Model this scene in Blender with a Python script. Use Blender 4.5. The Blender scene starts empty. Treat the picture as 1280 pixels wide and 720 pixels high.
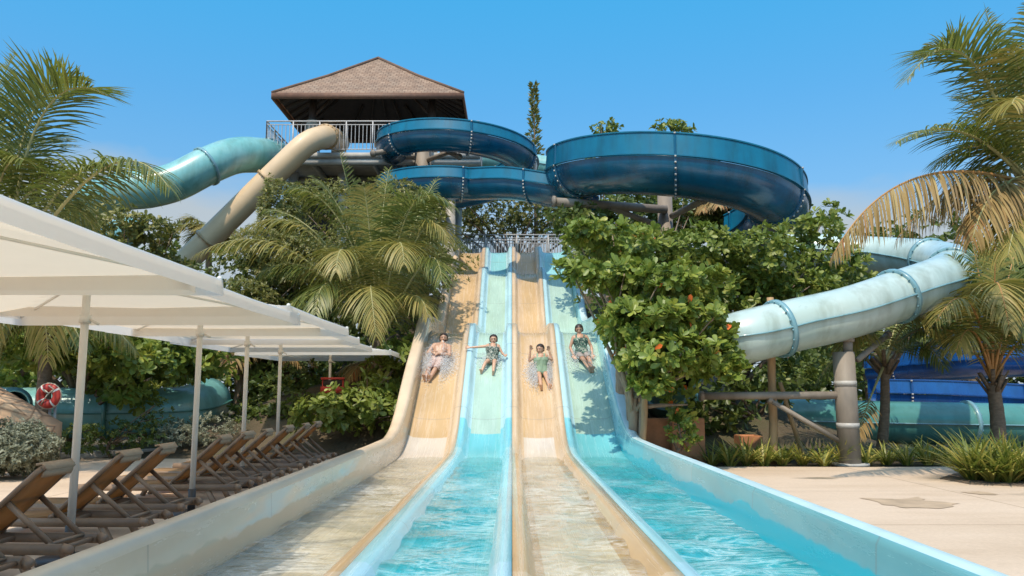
import bpy, bmesh, math, random
import numpy as np
from mathutils import Vector, Matrix, Euler

random.seed(7)
rng = np.random.default_rng(11)
R = math.radians
scene = bpy.context.scene
col = scene.collection

# ------------------------------------------------------------------ camera
CAMZ = 1.41
PITCH = math.atan(0.13)
cd = bpy.data.cameras.new('camera')
cam = bpy.data.objects.new('camera', cd)
col.objects.link(cam)
cam.location = (0, 0, CAMZ)
cam.rotation_euler = (R(90) + PITCH, 0, 0)
cd.sensor_width = 36
cd.lens = 36 * 1000 / 1280
cd.clip_end = 6000
cd.clip_start = 0.1
scene.camera = cam
CP, SP = math.cos(PITCH), math.sin(PITCH)


def at(px, py, Y):
    """world point seen at pixel (px,py) of the 1280x720 photo, Y metres ahead"""
    a, b = (px - 640) / 1000, (360 - py) / 1000
    ry = CP - b * SP
    rz = SP + b * CP
    t = Y / ry
    return Vector((a * t, Y, CAMZ + rz * t))


# ------------------------------------------------------------------ helpers
def tag(o, label=None, cat=None, group=None, kind=None):
    if label:
        o['label'] = label
    if cat:
        o['category'] = cat
    if group:
        o['group'] = group
    if kind:
        o['kind'] = kind
    return o


def thing(name, label, cat, loc=(0, 0, 0), group=None, rz=0):
    o = bpy.data.objects.new(name, None)
    col.objects.link(o)
    o.location = loc
    o.rotation_euler = (0, 0, rz)
    o.empty_display_size = 0.2
    return tag(o, label, cat, group)


def link(name, me, mats, parent=None, world=True):
    o = bpy.data.objects.new(name, me)
    col.objects.link(o)
    for m in (mats if isinstance(mats, (list, tuple)) else [mats]):
        if m is not None:
            me.materials.append(m)
    if parent is not None:
        o.parent = parent
        if world:   # vertices are given in world space
            par = parent
            while par.parent is not None:
                par = par.parent
            M = Matrix.LocRotScale(par.location, par.rotation_euler, None).inverted()
            if parent is par:
                me.transform(M)
            else:
                me.transform(M)
    return o


def smooth(me, flag=True):
    me.polygons.foreach_set('use_smooth', [flag] * len(me.polygons))


def arr_mesh(name, V, loops, totals, var=None, midx=None, sm=False):
    me = bpy.data.meshes.new(name)
    V = np.asarray(V, dtype=np.float32)
    loops = np.asarray(loops, dtype=np.int32)
    totals = np.asarray(totals, dtype=np.int32)
    me.vertices.add(len(V))
    me.vertices.foreach_set('co', V.ravel())
    me.loops.add(len(loops))
    me.loops.foreach_set('vertex_index', loops)
    me.polygons.add(len(totals))
    st = np.zeros(len(totals), dtype=np.int32)
    st[1:] = np.cumsum(totals)[:-1]
    me.polygons.foreach_set('loop_start', st)
    me.polygons.foreach_set('loop_total', totals)
    if midx is not None:
        me.polygons.foreach_set('material_index', np.asarray(midx, dtype=np.int32))
    if sm:
        me.polygons.foreach_set('use_smooth', np.ones(len(totals), dtype=bool))
    if var is not None:
        a = me.attributes.new('var', 'FLOAT', 'POINT')
        a.data.foreach_set('value', np.asarray(var, dtype=np.float32))
    me.update(calc_edges=True)
    return me


class MB:
    """collects pieces of one mesh (world coordinates)"""

    def __init__(s):
        s.v, s.f, s.m, s.var = [], [], [], []
        s.slot = 0
        s.cur = 0.5

    def add(s, verts, faces):
        b = len(s.v)
        s.v += [tuple(v) for v in verts]
        s.var += [s.cur] * len(verts)
        for f in faces:
            s.f.append([b + i for i in f])
            s.m.append(s.slot)

    def box(s, c, size, rot=None):
        hx, hy, hz = size[0] / 2, size[1] / 2, size[2] / 2
        P = [Vector((x, y, z)) for x in (-hx, hx) for y in (-hy, hy) for z in (-hz, hz)]
        if rot is not None:
            P = [rot @ p for p in P]
        c = Vector(c)
        s.add([p + c for p in P], [(0, 1, 3, 2), (4, 6, 7, 5), (0, 4, 5, 1), (2, 3, 7, 6), (0, 2, 6, 4), (1, 5, 7, 3)])

    def bar(s, a, b, w, h, up=(0, 0, 1)):
        a, b = Vector(a), Vector(b)
        t = (b - a)
        L = t.length
        t.normalize()
        up = Vector(up)
        if abs(t.dot(up)) > 0.98:
            up = Vector((0, 1, 0))
        sx = t.cross(up).normalized()
        u = sx.cross(t).normalized()
        P = []
        for q in (a, b):
            for i, j in ((-1, -1), (1, -1), (1, 1), (-1, 1)):
                P.append(q + sx * (w / 2 * i) + u * (h / 2 * j))
        s.add(P, [(3, 2, 1, 0), (4, 5, 6, 7), (0, 1, 5, 4), (1, 2, 6, 5), (2, 3, 7, 6), (3, 0, 4, 7)])

    def tube(s, pts, r, n=8, caps=True):
        pts = [Vector(p) for p in pts]
        rr = r if isinstance(r, (list, tuple)) else [r] * len(pts)
        fr = frames(pts)
        P = []
        for (p, t, sd, u), q in zip(fr, rr):
            for k in range(n):
                a = 2 * math.pi * k / n
                P.append(p + sd * (q * math.cos(a)) + u * (q * math.sin(a)))
        F = []
        for i in range(len(pts) - 1):
            for k in range(n):
                k2 = (k + 1) % n
                F.append((i * n + k, i * n + k2, (i + 1) * n + k2, (i + 1) * n + k))
        if caps:
            F.append(tuple(range(n))[::-1])
            F.append(tuple((len(pts) - 1) * n + k for k in range(n)))
        s.add(P, F)

    def ball(s, c, r, n=8, sc=(1, 1, 1)):
        c = Vector(c)
        P = [c + Vector((0, 0, -r * sc[2]))]
        for i in range(1, n // 2):
            t = -math.pi / 2 + math.pi * i / (n // 2)
            for k in range(n):
                a = 2 * math.pi * k / n
                P.append(c + Vector((r * sc[0] * math.cos(t) * math.cos(a), r * sc[1] * math.cos(t) * math.sin(a), r * sc[2] * math.sin(t))))
        P.append(c + Vector((0, 0, r * sc[2])))
        F = []
        rows = n // 2 - 1
        for k in range(n):
            F.append((0, 1 + (k + 1) % n, 1 + k))
            for i in range(rows - 1):
                F.append((1 + i * n + k, 1 + i * n + (k + 1) % n, 1 + (i + 1) * n + (k + 1) % n, 1 + (i + 1) * n + k))
            F.append((1 + (rows - 1) * n + k, 1 + (rows - 1) * n + (k + 1) % n, len(P) - 1))
        s.add(P, F)

    def mesh(s, name, sm=False):
        loops = [i for f in s.f for i in f]
        return arr_mesh(name, s.v, loops, [len(f) for f in s.f], s.var, s.m, sm)

    def build(s, name, mats, parent=None, sm=False):
        return link(name, s.mesh(name, sm), mats, parent)


def frames(pts, up0=Vector((0, 0, 1))):
    out = []
    n = len(pts)
    prev = None
    for i, p in enumerate(pts):
        t = (pts[min(i + 1, n - 1)] - pts[max(i - 1, 0)]).normalized()
        if prev is None:
            u = up0 if abs(t.dot(up0)) < 0.95 else Vector((0, 1, 0))
            sd = t.cross(u).normalized()
        else:
            sd = prev - t * prev.dot(t)
            sd.normalize()
        prev = sd
        out.append((p, t, sd, sd.cross(t).normalized()))
    return out


def level_frames(pts):
    """frames whose side stays horizontal"""
    out = []
    n = len(pts)
    for i, p in enumerate(pts):
        t = (pts[min(i + 1, n - 1)] - pts[max(i - 1, 0)]).normalized()
        sd = t.cross(Vector((0, 0, 1))).normalized()
        out.append((p, t, sd, sd.cross(t).normalized()))
    return out


def spline(P, step=0.25):
    P = [Vector(p) for p in P]
    Q = [P[0] * 2 - P[1]] + P + [P[-1] * 2 - P[-2]]
    out = []
    for i in range(1, len(Q) - 2):
        a, b, c, d = Q[i - 1:i + 3]
        n = max(2, int((c - b).length / step))
        for k in range(n):
            t = k / n
            out.append(0.5 * ((2 * b) + (c - a) * t + (2 * a - 5 * b + 4 * c - d) * t * t + (3 * b - a - 3 * c + d) * t ** 3))
    out.append(P[-1])
    # resample evenly
    res = [out[0]]
    acc = 0
    for a, b in zip(out, out[1:]):
        acc += (b - a).length
        if acc >= step * 0.8:
            res.append(b)
            acc = 0
    if (res[-1] - out[-1]).length > 1e-4:
        res.append(out[-1])
    return res


# ------------------------------------------------------------------ materials
def nodes(name):
    m = bpy.data.materials.new(name)
    m.use_nodes = True
    nt = m.node_tree
    b = nt.nodes['Principled BSDF']
    return m, nt, b


def N(nt, typ, **kw):
    n = nt.nodes.new(typ)
    for k, v in kw.items():
        if k.startswith('i_'):
            n.inputs[k[2:].replace('_', ' ')].default_value = v
        else:
            setattr(n, k, v)
    return n


def ramp(nt, stops, interp='LINEAR'):
    r = nt.nodes.new('ShaderNodeValToRGB')
    r.color_ramp.interpolation = interp
    e = r.color_ramp.elements
    while len(e) < len(stops):
        e.new(0.5)
    for k, (p, c) in enumerate(stops):
        e[k].position = p
        e[k].color = (*c, 1) if len(c) == 3 else c
    return r


def noise(nt, scale, detail=4, rough=0.55, coord='Object', stretch=(1, 1, 1)):
    tc = nt.nodes.new('ShaderNodeTexCoord')
    mp = nt.nodes.new('ShaderNodeMapping')
    mp.inputs['Scale'].default_value = stretch
    nt.links.new(tc.outputs[coord], mp.inputs['Vector'])
    n = nt.nodes.new('ShaderNodeTexNoise')
    n.inputs['Scale'].default_value = scale
    n.inputs['Detail'].default_value = detail
    n.inputs['Roughness'].default_value = rough
    nt.links.new(mp.outputs['Vector'], n.inputs['Vector'])
    return n


def mixc(nt, fac, a, b, mode='MIX'):
    m = nt.nodes.new('ShaderNodeMix')
    m.data_type = 'RGBA'
    m.blend_type = mode
    for sock, v in ((m.inputs[0], fac), (m.inputs[6], a), (m.inputs[7], b)):
        if hasattr(v, 'links') or hasattr(v, 'is_linked'):
            nt.links.new(v, sock)
        elif isinstance(v, (int, float)):
            sock.default_value = v
        else:
            sock.default_value = (*v, 1)
    return m.outputs[2]


def bump(nt, b, height, strength=0.3, dist=0.02):
    n = nt.nodes.new('ShaderNodeBump')
    n.inputs['Strength'].default_value = strength
    n.inputs['Distance'].default_value = dist
    nt.links.new(height, n.inputs['Height'])
    nt.links.new(n.outputs['Normal'], b.inputs['Normal'])
    return n


def plain(name, c, rough=0.5, var=0.15, scale=6, metal=0, coat=0, stretch=(1, 1, 1), bmp=0.0, spec=0.5):
    """base colour varied by soft noise, with a little dirt"""
    m, nt, b = nodes(name)
    n = noise(nt, scale, 5, 0.6, 'Object', stretch)
    d = tuple(x * (1 - var) for x in c)
    l = tuple(min(1, x * (1 + var)) for x in c)
    r = ramp(nt, [(0.3, d), (0.7, l)])
    nt.links.new(n.outputs['Fac'], r.inputs['Fac'])
    nt.links.new(r.outputs['Color'], b.inputs['Base Color'])
    rr = nt.nodes.new('ShaderNodeMapRange')
    rr.inputs['To Min'].default_value = max(0.02, rough - 0.1)
    rr.inputs['To Max'].default_value = min(1, rough + 0.1)
    nt.links.new(n.outputs['Fac'], rr.inputs['Value'])
    nt.links.new(rr.outputs['Result'], b.inputs['Roughness'])
    b.inputs['Metallic'].default_value = metal
    b.inputs['Coat Weight'].default_value = coat
    b.inputs['Specular IOR Level'].default_value = spec
    if bmp:
        n2 = noise(nt, scale * 6, 4, 0.6, 'Object', stretch)
        bump(nt, b, n2.outputs['Fac'], bmp, 0.01)
    return m


def leafmat(name, stops, rough=0.42, trans=0.26, spec=0.4):
    """per-leaf colour from the 'var' attribute"""
    m, nt, b = nodes(name)
    a = N(nt, 'ShaderNodeAttribute', attribute_name='var')
    r = ramp(nt, stops)
    nt.links.new(a.outputs['Fac'], r.inputs['Fac'])
    nt.links.new(r.outputs['Color'], b.inputs['Base Color'])
    b.inputs['Roughness'].default_value = rough
    b.inputs['Specular IOR Level'].default_value = spec
    t = nt.nodes.new('ShaderNodeBsdfTranslucent')
    tc = mixc(nt, 0.5, r.outputs['Color'], (0.16, 0.22, 0.02), 'ADD')
    nt.links.new(tc, t.inputs['Color'])
    mx = nt.nodes.new('ShaderNodeMixShader')
    mx.inputs['Fac'].default_value = trans
    out = nt.nodes['Material Output']
    nt.links.new(b.outputs[0], mx.inputs[1])
    nt.links.new(t.outputs[0], mx.inputs[2])
    nt.links.new(mx.outputs[0], out.inputs['Surface'])
    return m


M = {}
M['leaf_broad'] = leafmat('leaf_broad', [(0, (0.093, 0.139, 0.024)), (0.5, (0.185, 0.246, 0.043)), (0.9, (0.353, 0.365, 0.066)), (0.985, (0.445, 0.373, 0.072)), (1, (0.781, 0.170, 0.036))])
M['leaf_dark'] = leafmat('leaf_dark', [(0, (0.052, 0.082, 0.022)), (0.6, (0.106, 0.145, 0.032)), (1, (0.228, 0.244, 0.053))])
M['leaf_olive'] = leafmat('leaf_olive', [(0, (0.099, 0.111, 0.029)), (0.6, (0.189, 0.185, 0.051)), (1, (0.377, 0.312, 0.091))])
M['leaf_lime'] = leafmat('leaf_lime', [(0, (0.097, 0.140, 0.023)), (0.6, (0.193, 0.238, 0.044)), (1, (0.345, 0.342, 0.079))])
M['leaf_silver'] = leafmat('leaf_silver', [(0, (0.12, 0.13, 0.085)), (0.6, (0.25, 0.26, 0.18)), (1, (0.4, 0.41, 0.3))], 0.6, 0.15)
M['leaf_strap'] = leafmat('leaf_strap', [(0, (0.108, 0.149, 0.029)), (0.5, (0.269, 0.276, 0.054)), (1, (0.610, 0.492, 0.145))], 0.4, 0.25)
M['palm_green'] = leafmat('palm_green', [(0, (0.062, 0.085, 0.019)), (0.5, (0.129, 0.156, 0.035)), (0.85, (0.244, 0.240, 0.058)), (1, (0.365, 0.299, 0.078))], 0.4, 0.25)
M['palm_yellow'] = leafmat('palm_yellow', [(0, (0.129, 0.137, 0.034)), (0.5, (0.259, 0.231, 0.059)), (1, (0.431, 0.316, 0.098))], 0.45, 0.25)
M['palm_dead'] = leafmat('palm_dead', [(0, (0.14, 0.085, 0.03)), (0.5, (0.33, 0.22, 0.085)), (0.8, (0.42, 0.3, 0.12)), (0.95, (0.36, 0.13, 0.04)), (1, (0.2, 0.22, 0.06))], 0.6, 0.2)
M['rachis'] = plain('rachis', (0.36, 0.33, 0.14), 0.5, 0.2)
M['rachis_orange'] = plain('rachis_orange', (0.4, 0.2, 0.06), 0.5, 0.25)
M['bark'] = plain('bark', (0.17, 0.12, 0.08), 0.85, 0.35, 9, bmp=0.6, stretch=(1, 1, 2.5))
M['bark_pale'] = plain('bark_pale', (0.3, 0.22, 0.15), 0.85, 0.3, 9, bmp=0.6, stretch=(1, 1, 0.4))
M['bamboo'] = plain('bamboo', (0.4, 0.25, 0.12), 0.6, 0.25, 5, stretch=(1, 1, 0.3))
M['steel'] = plain('steel', (0.42, 0.4, 0.37), 0.5, 0.15, 4)
M['galv'] = plain('galv', (0.25, 0.21, 0.17), 0.6, 0.25, 3, stretch=(1, 1, 0.35))
M['rail'] = plain('rail', (0.45, 0.43, 0.42), 0.45, 0.1, 5)
M['concrete'] = plain('concrete', (0.4, 0.37, 0.33), 0.85, 0.18, 3, bmp=0.2)
M['canvas_pole'] = plain('canvas_pole', (0.66, 0.62, 0.55), 0.4, 0.06, 4)
M['dark_metal'] = plain('dark_metal', (0.06, 0.05, 0.045), 0.5, 0.2, 6)
M['wood_brown'] = plain('wood_brown', (0.17, 0.1, 0.06), 0.6, 0.3, 7, stretch=(0.3, 1, 1))
M['wood_dark'] = plain('wood_dark', (0.045, 0.03, 0.022), 0.75, 0.3, 5)
M['terracotta'] = plain('terracotta', (0.45, 0.2, 0.09), 0.8, 0.25, 4)
M['red'] = plain('red', (0.5, 0.045, 0.03), 0.5, 0.15, 6)
M['white_paint'] = plain('white_paint', (0.72, 0.69, 0.63), 0.5, 0.08, 6)
M['rope'] = plain('rope', (0.55, 0.48, 0.36), 0.9, 0.15, 20)


def gel(name, stops, rough=0.22, coat=0.4, fade=None, scale=0.8):
    """weathered gel-coat: hue between stops by soft noise, with faint streaks"""
    m, nt, b = nodes(name)
    n = noise(nt, scale, 5, 0.6, 'Object')
    r = ramp(nt, stops)
    nt.links.new(n.outputs['Fac'], r.inputs['Fac'])
    c = r.outputs['Color']
    g = noise(nt, 3.0, 4, 0.6, 'Object', (1, 1, 0.2))
    gr = ramp(nt, [(0.45, (1, 1, 1)), (0.75, (0.68, 0.67, 0.62))])
    nt.links.new(g.outputs['Fac'], gr.inputs['Fac'])
    c = mixc(nt, 1.0, c, gr.outputs['Color'], 'MULTIPLY')
    nt.links.new(c, b.inputs['Base Color'])
    rr = nt.nodes.new('ShaderNodeMapRange')
    rr.inputs['To Min'].default_value = rough * 0.7
    rr.inputs['To Max'].default_value = rough * 1.6
    nt.links.new(g.outputs['Fac'], rr.inputs['Value'])
    nt.links.new(rr.outputs['Result'], b.inputs['Roughness'])
    b.inputs['Coat Weight'].default_value = coat
    b.inputs['Coat Roughness'].default_value = 0.12
    return m


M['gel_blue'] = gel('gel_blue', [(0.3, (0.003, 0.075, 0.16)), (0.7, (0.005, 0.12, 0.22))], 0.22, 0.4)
M['gel_blue_lit'] = gel('gel_blue_lit', [(0.3, (0.003, 0.11, 0.2)), (0.7, (0.006, 0.17, 0.28))], 0.3, 0.25)  # paler copy of the blue: light on the upper band put into the colour
M['gel_royal'] = gel('gel_royal', [(0.3, (0.005, 0.05, 0.22)), (0.7, (0.01, 0.1, 0.34))], 0.25, 0.5)
M['gel_tan'] = plain('gel_tan', (0.64, 0.46, 0.28), 0.5, 0.1, 0.9, coat=0.1)
M['gel_teal'] = gel('gel_teal', [(0.3, (0.38, 0.51, 0.48)), (0.7, (0.5, 0.61, 0.59))], 0.28, 0.4)
M['gel_teal_shaded'] = gel('gel_teal_shaded', [(0.3, (0.05, 0.2, 0.18)), (0.7, (0.1, 0.28, 0.25))], 0.28, 0.4)  # teal gel-coat with tree shade put into its colour
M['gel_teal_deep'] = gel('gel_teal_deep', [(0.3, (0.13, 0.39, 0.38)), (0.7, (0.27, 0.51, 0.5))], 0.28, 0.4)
M['gel_teal_flange'] = gel('gel_teal_flange', [(0.3, (0.14, 0.3, 0.36)), (0.7, (0.22, 0.4, 0.45))], 0.3, 0.3)

# ------------------------------------------------------------------ world, sun
SUN = Vector((-0.2, -0.64, 1.1)).normalized()
w = bpy.data.worlds.new('World')
scene.world = w
w.use_nodes = True
nt = w.node_tree
bg = nt.nodes['Background']
sky = nt.nodes.new('ShaderNodeTexSky')
sky.sky_type = 'NISHITA'
sky.sun_disc = False
sky.sun_elevation = math.asin(SUN.z)
sky.sun_rotation = math.atan2(SUN.x, SUN.y)
sky.air_density = 1.0
sky.dust_density = 1.0
sky.ozone_density = 2.2
# low pale cloud bank near the horizon
tc = nt.nodes.new('ShaderNodeTexCoord')
sx = nt.nodes.new('ShaderNodeSeparateXYZ')
nt.links.new(tc.outputs['Generated'], sx.inputs[0])
mp = nt.nodes.new('ShaderNodeMapping')
mp.inputs['Scale'].default_value = (1, 1, 2.2)
nt.links.new(tc.outputs['Generated'], mp.inputs[0])
nz = nt.nodes.new('ShaderNodeTexNoise')
nz.inputs['Scale'].default_value = 3.5
nz.inputs['Detail'].default_value = 5
nt.links.new(mp.outputs[0], nz.inputs['Vector'])
ma = N(nt, 'ShaderNodeMath', operation='MULTIPLY_ADD')
ma.inputs[1].default_value = 0.22
ma.inputs[2].default_value = -0.11
nt.links.new(nz.outputs['Fac'], ma.inputs[0])
ad = N(nt, 'ShaderNodeMath', operation='ADD')
nt.links.new(sx.outputs['Z'], ad.inputs[0])
nt.links.new(ma.outputs[0], ad.inputs[1])
cr = ramp(nt, [(0.205, (1, 1, 1)), (0.27, (0, 0, 0))])
nt.links.new(ad.outputs[0], cr.inputs['Fac'])
tr_ = ramp(nt, [(0.0, (1.0, 1.18, 1.22)), (0.22, (1.0, 1.24, 1.28)), (0.34, (0.78, 1.5, 1.62)), (0.46, (0.58, 1.86, 1.95)), (0.56, (1.2, 2.2, 2.2)), (0.68, (2.6, 2.7, 2.5)), (1.0, (2.6, 2.6, 2.3))])  # upper sky, out of view, brightened and warmed to add fill light
nt.links.new(sx.outputs['Z'], tr_.inputs['Fac'])
sc_ = mixc(nt, 1.0, sky.outputs['Color'], (0.78, 0.9, 0.95), 'MULTIPLY')
tint = mixc(nt, 1.0, sc_, tr_.outputs['Color'], 'MULTIPLY')
skc = mixc(nt, cr.outputs['Color'], tint, (3.5, 4.1, 4.6))
nt.links.new(skc, bg.inputs['Color'])
bg.inputs['Strength'].default_value = 0.14

sl = bpy.data.lights.new('sun', 'SUN')
sl.energy = 4.0
sl.angle = R(0.6)
sl.color = (1.0, 0.87, 0.7)
so = bpy.data.objects.new('sun', sl)
col.objects.link(so)
so.rotation_euler = (-SUN).to_track_quat('-Z', 'Y').to_euler()

scene.view_settings.view_transform = 'Standard'
scene.view_settings.look = 'None'
scene.view_settings.gamma = 1
scene.view_settings.exposure = 0.0

# ------------------------------------------------------------------ slide profile
PTS = [(-4, .13), (12.5, .13), (14.6, .15), (15.4, .22), (16.2, .5), (17.0, .97), (20.0, 2.8), (20.5, 2.93), (24.2, 3.05), (24.8, 3.2), (28.1, 5.52), (28.7, 5.66), (30.1, 5.72), (30.5, 5.85), (31.7, 6.95), (32.1, 7.05), (33.4, 7.06)]


def zraw(y):
    for (a, za), (b, zb) in zip(PTS, PTS[1:]):
        if y <= b:
            return za + (zb - za) * (y - a) / (b - a)
    return PTS[-1][1]


def zbed(y):
    return sum(zraw(y + d) for d in (-0.3, -0.15, 0, 0.15, 0.3)) / 5


def sstep(a, b, x):
    t = min(1, max(0, (x - a) / (b - a)))
    return t * t * (3 - 2 * t)


def ground_z(x, y):
    """the berm that carries the slide"""
    m = math.exp(-(x / 7.5) ** 4)
    h = 0
    if y > 16:
        h = max(0, zraw(min(y, 31)) - 0.7 - 0.25) if y > 16.5 else 0
    return -0.02 + h * m * sstep(16, 19, y) * (1 - 0.0 * sstep(34, 44, y))


# ------------------------------------------------------------------ ground, patios
def ground():
    xs = np.concatenate([np.linspace(-1500, -60, 8), np.linspace(-40, 40, 81), np.linspace(60, 1500, 8)])
    ys = np.concatenate([np.linspace(-1500, -60, 8), np.linspace(-20, 60, 81), np.linspace(80, 2500, 10)])
    V = [(x, y, ground_z(x, y)) for y in ys for x in xs]
    F = []
    n = len(xs)
    for j in range(len(ys) - 1):
        for i in range(n - 1):
            F += [j * n + i, j * n + i + 1, (j + 1) * n + i + 1, (j + 1) * n + i]
    me = arr_mesh('ground', V, F, [4] * ((n - 1) * (len(ys) - 1)), sm=True)
    m, nt, b = nodes('soil')
    a = noise(nt, 0.7, 8, 0.65)
    r = ramp(nt, [(0.3, (0.045, 0.04, 0.02)), (0.5, (0.1, 0.075, 0.045)), (0.7, (0.07, 0.075, 0.03))])
    nt.links.new(a.outputs['Fac'], r.inputs['Fac'])
    nt.links.new(r.outputs['Color'], b.inputs['Base Color'])
    b.inputs['Roughness'].default_value = 0.95
    a2 = noise(nt, 8, 6, 0.7)
    bump(nt, b, a2.outputs['Fac'], 0.8, 0.05)
    tag(link('ground', me, m), kind='structure', label='dark garden soil under the planting', cat='ground')


def concrete_floor(name):
    m, nt, b = nodes(name)
    a = noise(nt, 0.55, 8, 0.62, 'Object', (0.5, 1.6, 1))
    r = ramp(nt, [(0.28, (0.52, 0.38, 0.26)), (0.5, (0.6, 0.45, 0.32)), (0.75, (0.65, 0.5, 0.37))])
    nt.links.new(a.outputs['Fac'], r.inputs['Fac'])
    st = noise(nt, 0.5, 4, 0.55, 'Object', (0.7, 1.3, 1))
    sr = ramp(nt, [(0.59, (0, 0, 0)), (0.64, (1, 1, 1))])
    nt.links.new(st.outputs['Fac'], sr.inputs['Fac'])
    c = mixc(nt, sr.outputs['Color'], r.outputs['Color'], (0.33, 0.25, 0.17))
    f = noise(nt, 30, 6, 0.7)
    fr = ramp(nt, [(0.3, (0.88, 0.88, 0.88)), (0.7, (1.06, 1.06, 1.06))])
    nt.links.new(f.outputs['Fac'], fr.inputs['Fac'])
    c = mixc(nt, 1, c, fr.outputs['Color'], 'MULTIPLY')
    tcj = nt.nodes.new('ShaderNodeTexCoord')
    brj = nt.nodes.new('ShaderNodeTexBrick')
    brj.offset = 0
    brj.inputs['Scale'].default_value = 1
    brj.inputs['Brick Width'].default_value = 3.1
    brj.inputs['Row Height'].default_value = 2.9
    brj.inputs['Mortar Size'].default_value = 0.012
    brj.inputs['Color1'].default_value = (1, 1, 1, 1)
    brj.inputs['Color2'].default_value = (.95, .95, .94, 1)
    brj.inputs['Mortar'].default_value = (.6, .56, .52, 1)
    nt.links.new(tcj.outputs['Object'], brj.inputs['Vector'])
    c = mixc(nt, 1, c, brj.outputs['Color'], 'MULTIPLY')
    nt.links.new(c, b.inputs['Base Color'])
    rg = ramp(nt, [(0, (0.85, 0.85, 0.85)), (1, (0.3, 0.3, 0.3))])
    nt.links.new(sr.outputs['Color'], rg.inputs['Fac'])
    nt.links.new(rg.outputs['Color'], b.inputs['Roughness'])
    bump(nt, b, f.outputs['Fac'], 0.25, 0.01)
    return m


M['patio'] = concrete_floor('patio')


def sheet(name, outline, z, mat, thick=0.0, **kw):
    bm = bmesh.new()
    vs = [bm.verts.new((x, y, z)) for x, y in outline]
    f = bm.faces.new(vs)
    if thick:
        e = bmesh.ops.extrude_face_region(bm, geom=[f])
        for v in e['geom']:
            if isinstance(v, bmesh.types.BMVert):
                v.co.z -= thick
        bmesh.ops.recalc_face_normals(bm, faces=bm.faces[:])
    me = bpy.data.meshes.new(name)
    bm.to_mesh(me)
    bm.free()
    return tag(link(name, me, mat), kind='structure', **kw)


ground()
wob = [(2.35, -6), (40, -6), (40, 15.6), (9.2, 15.5), (7.9, 15.3), (6.6, 15.25), (5, 15.32), (2.35, 15.3)]
sheet('patio', wob, 0.02, M['patio'], 0.12, label='sunlit beige concrete patio beside the turquoise wall', cat='patio')
wob = [(-2.4, -6), (-2.4, 19.5), (-4.2, 20.8), (-6.5, 19.2), (-9.2, 17.0), (-14, 15.4), (-40, 15), (-40, -6)]
sheet('patio', wob, 0.02, M['patio'], 0.12, label='shaded concrete patio under the umbrellas and loungers', cat='patio')
# kerb along the planted edge of the lounger patio
kb = MB()
K = [(-4.25, 20.9), (-6.55, 19.3), (-9.25, 17.1), (-14, 15.5), (-20, 15.3)]
for (a, b), (c, d) in zip(K, K[1:]):
    kb.bar((a, b, .06), (c, d, .06), .18, .2)
tag(kb.build('kerb', M['concrete']), kind='structure', label='low concrete kerb edging the lounger patio', cat='kerb')

# ------------------------------------------------------------------ racing slide
LANE = 1.06


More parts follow.
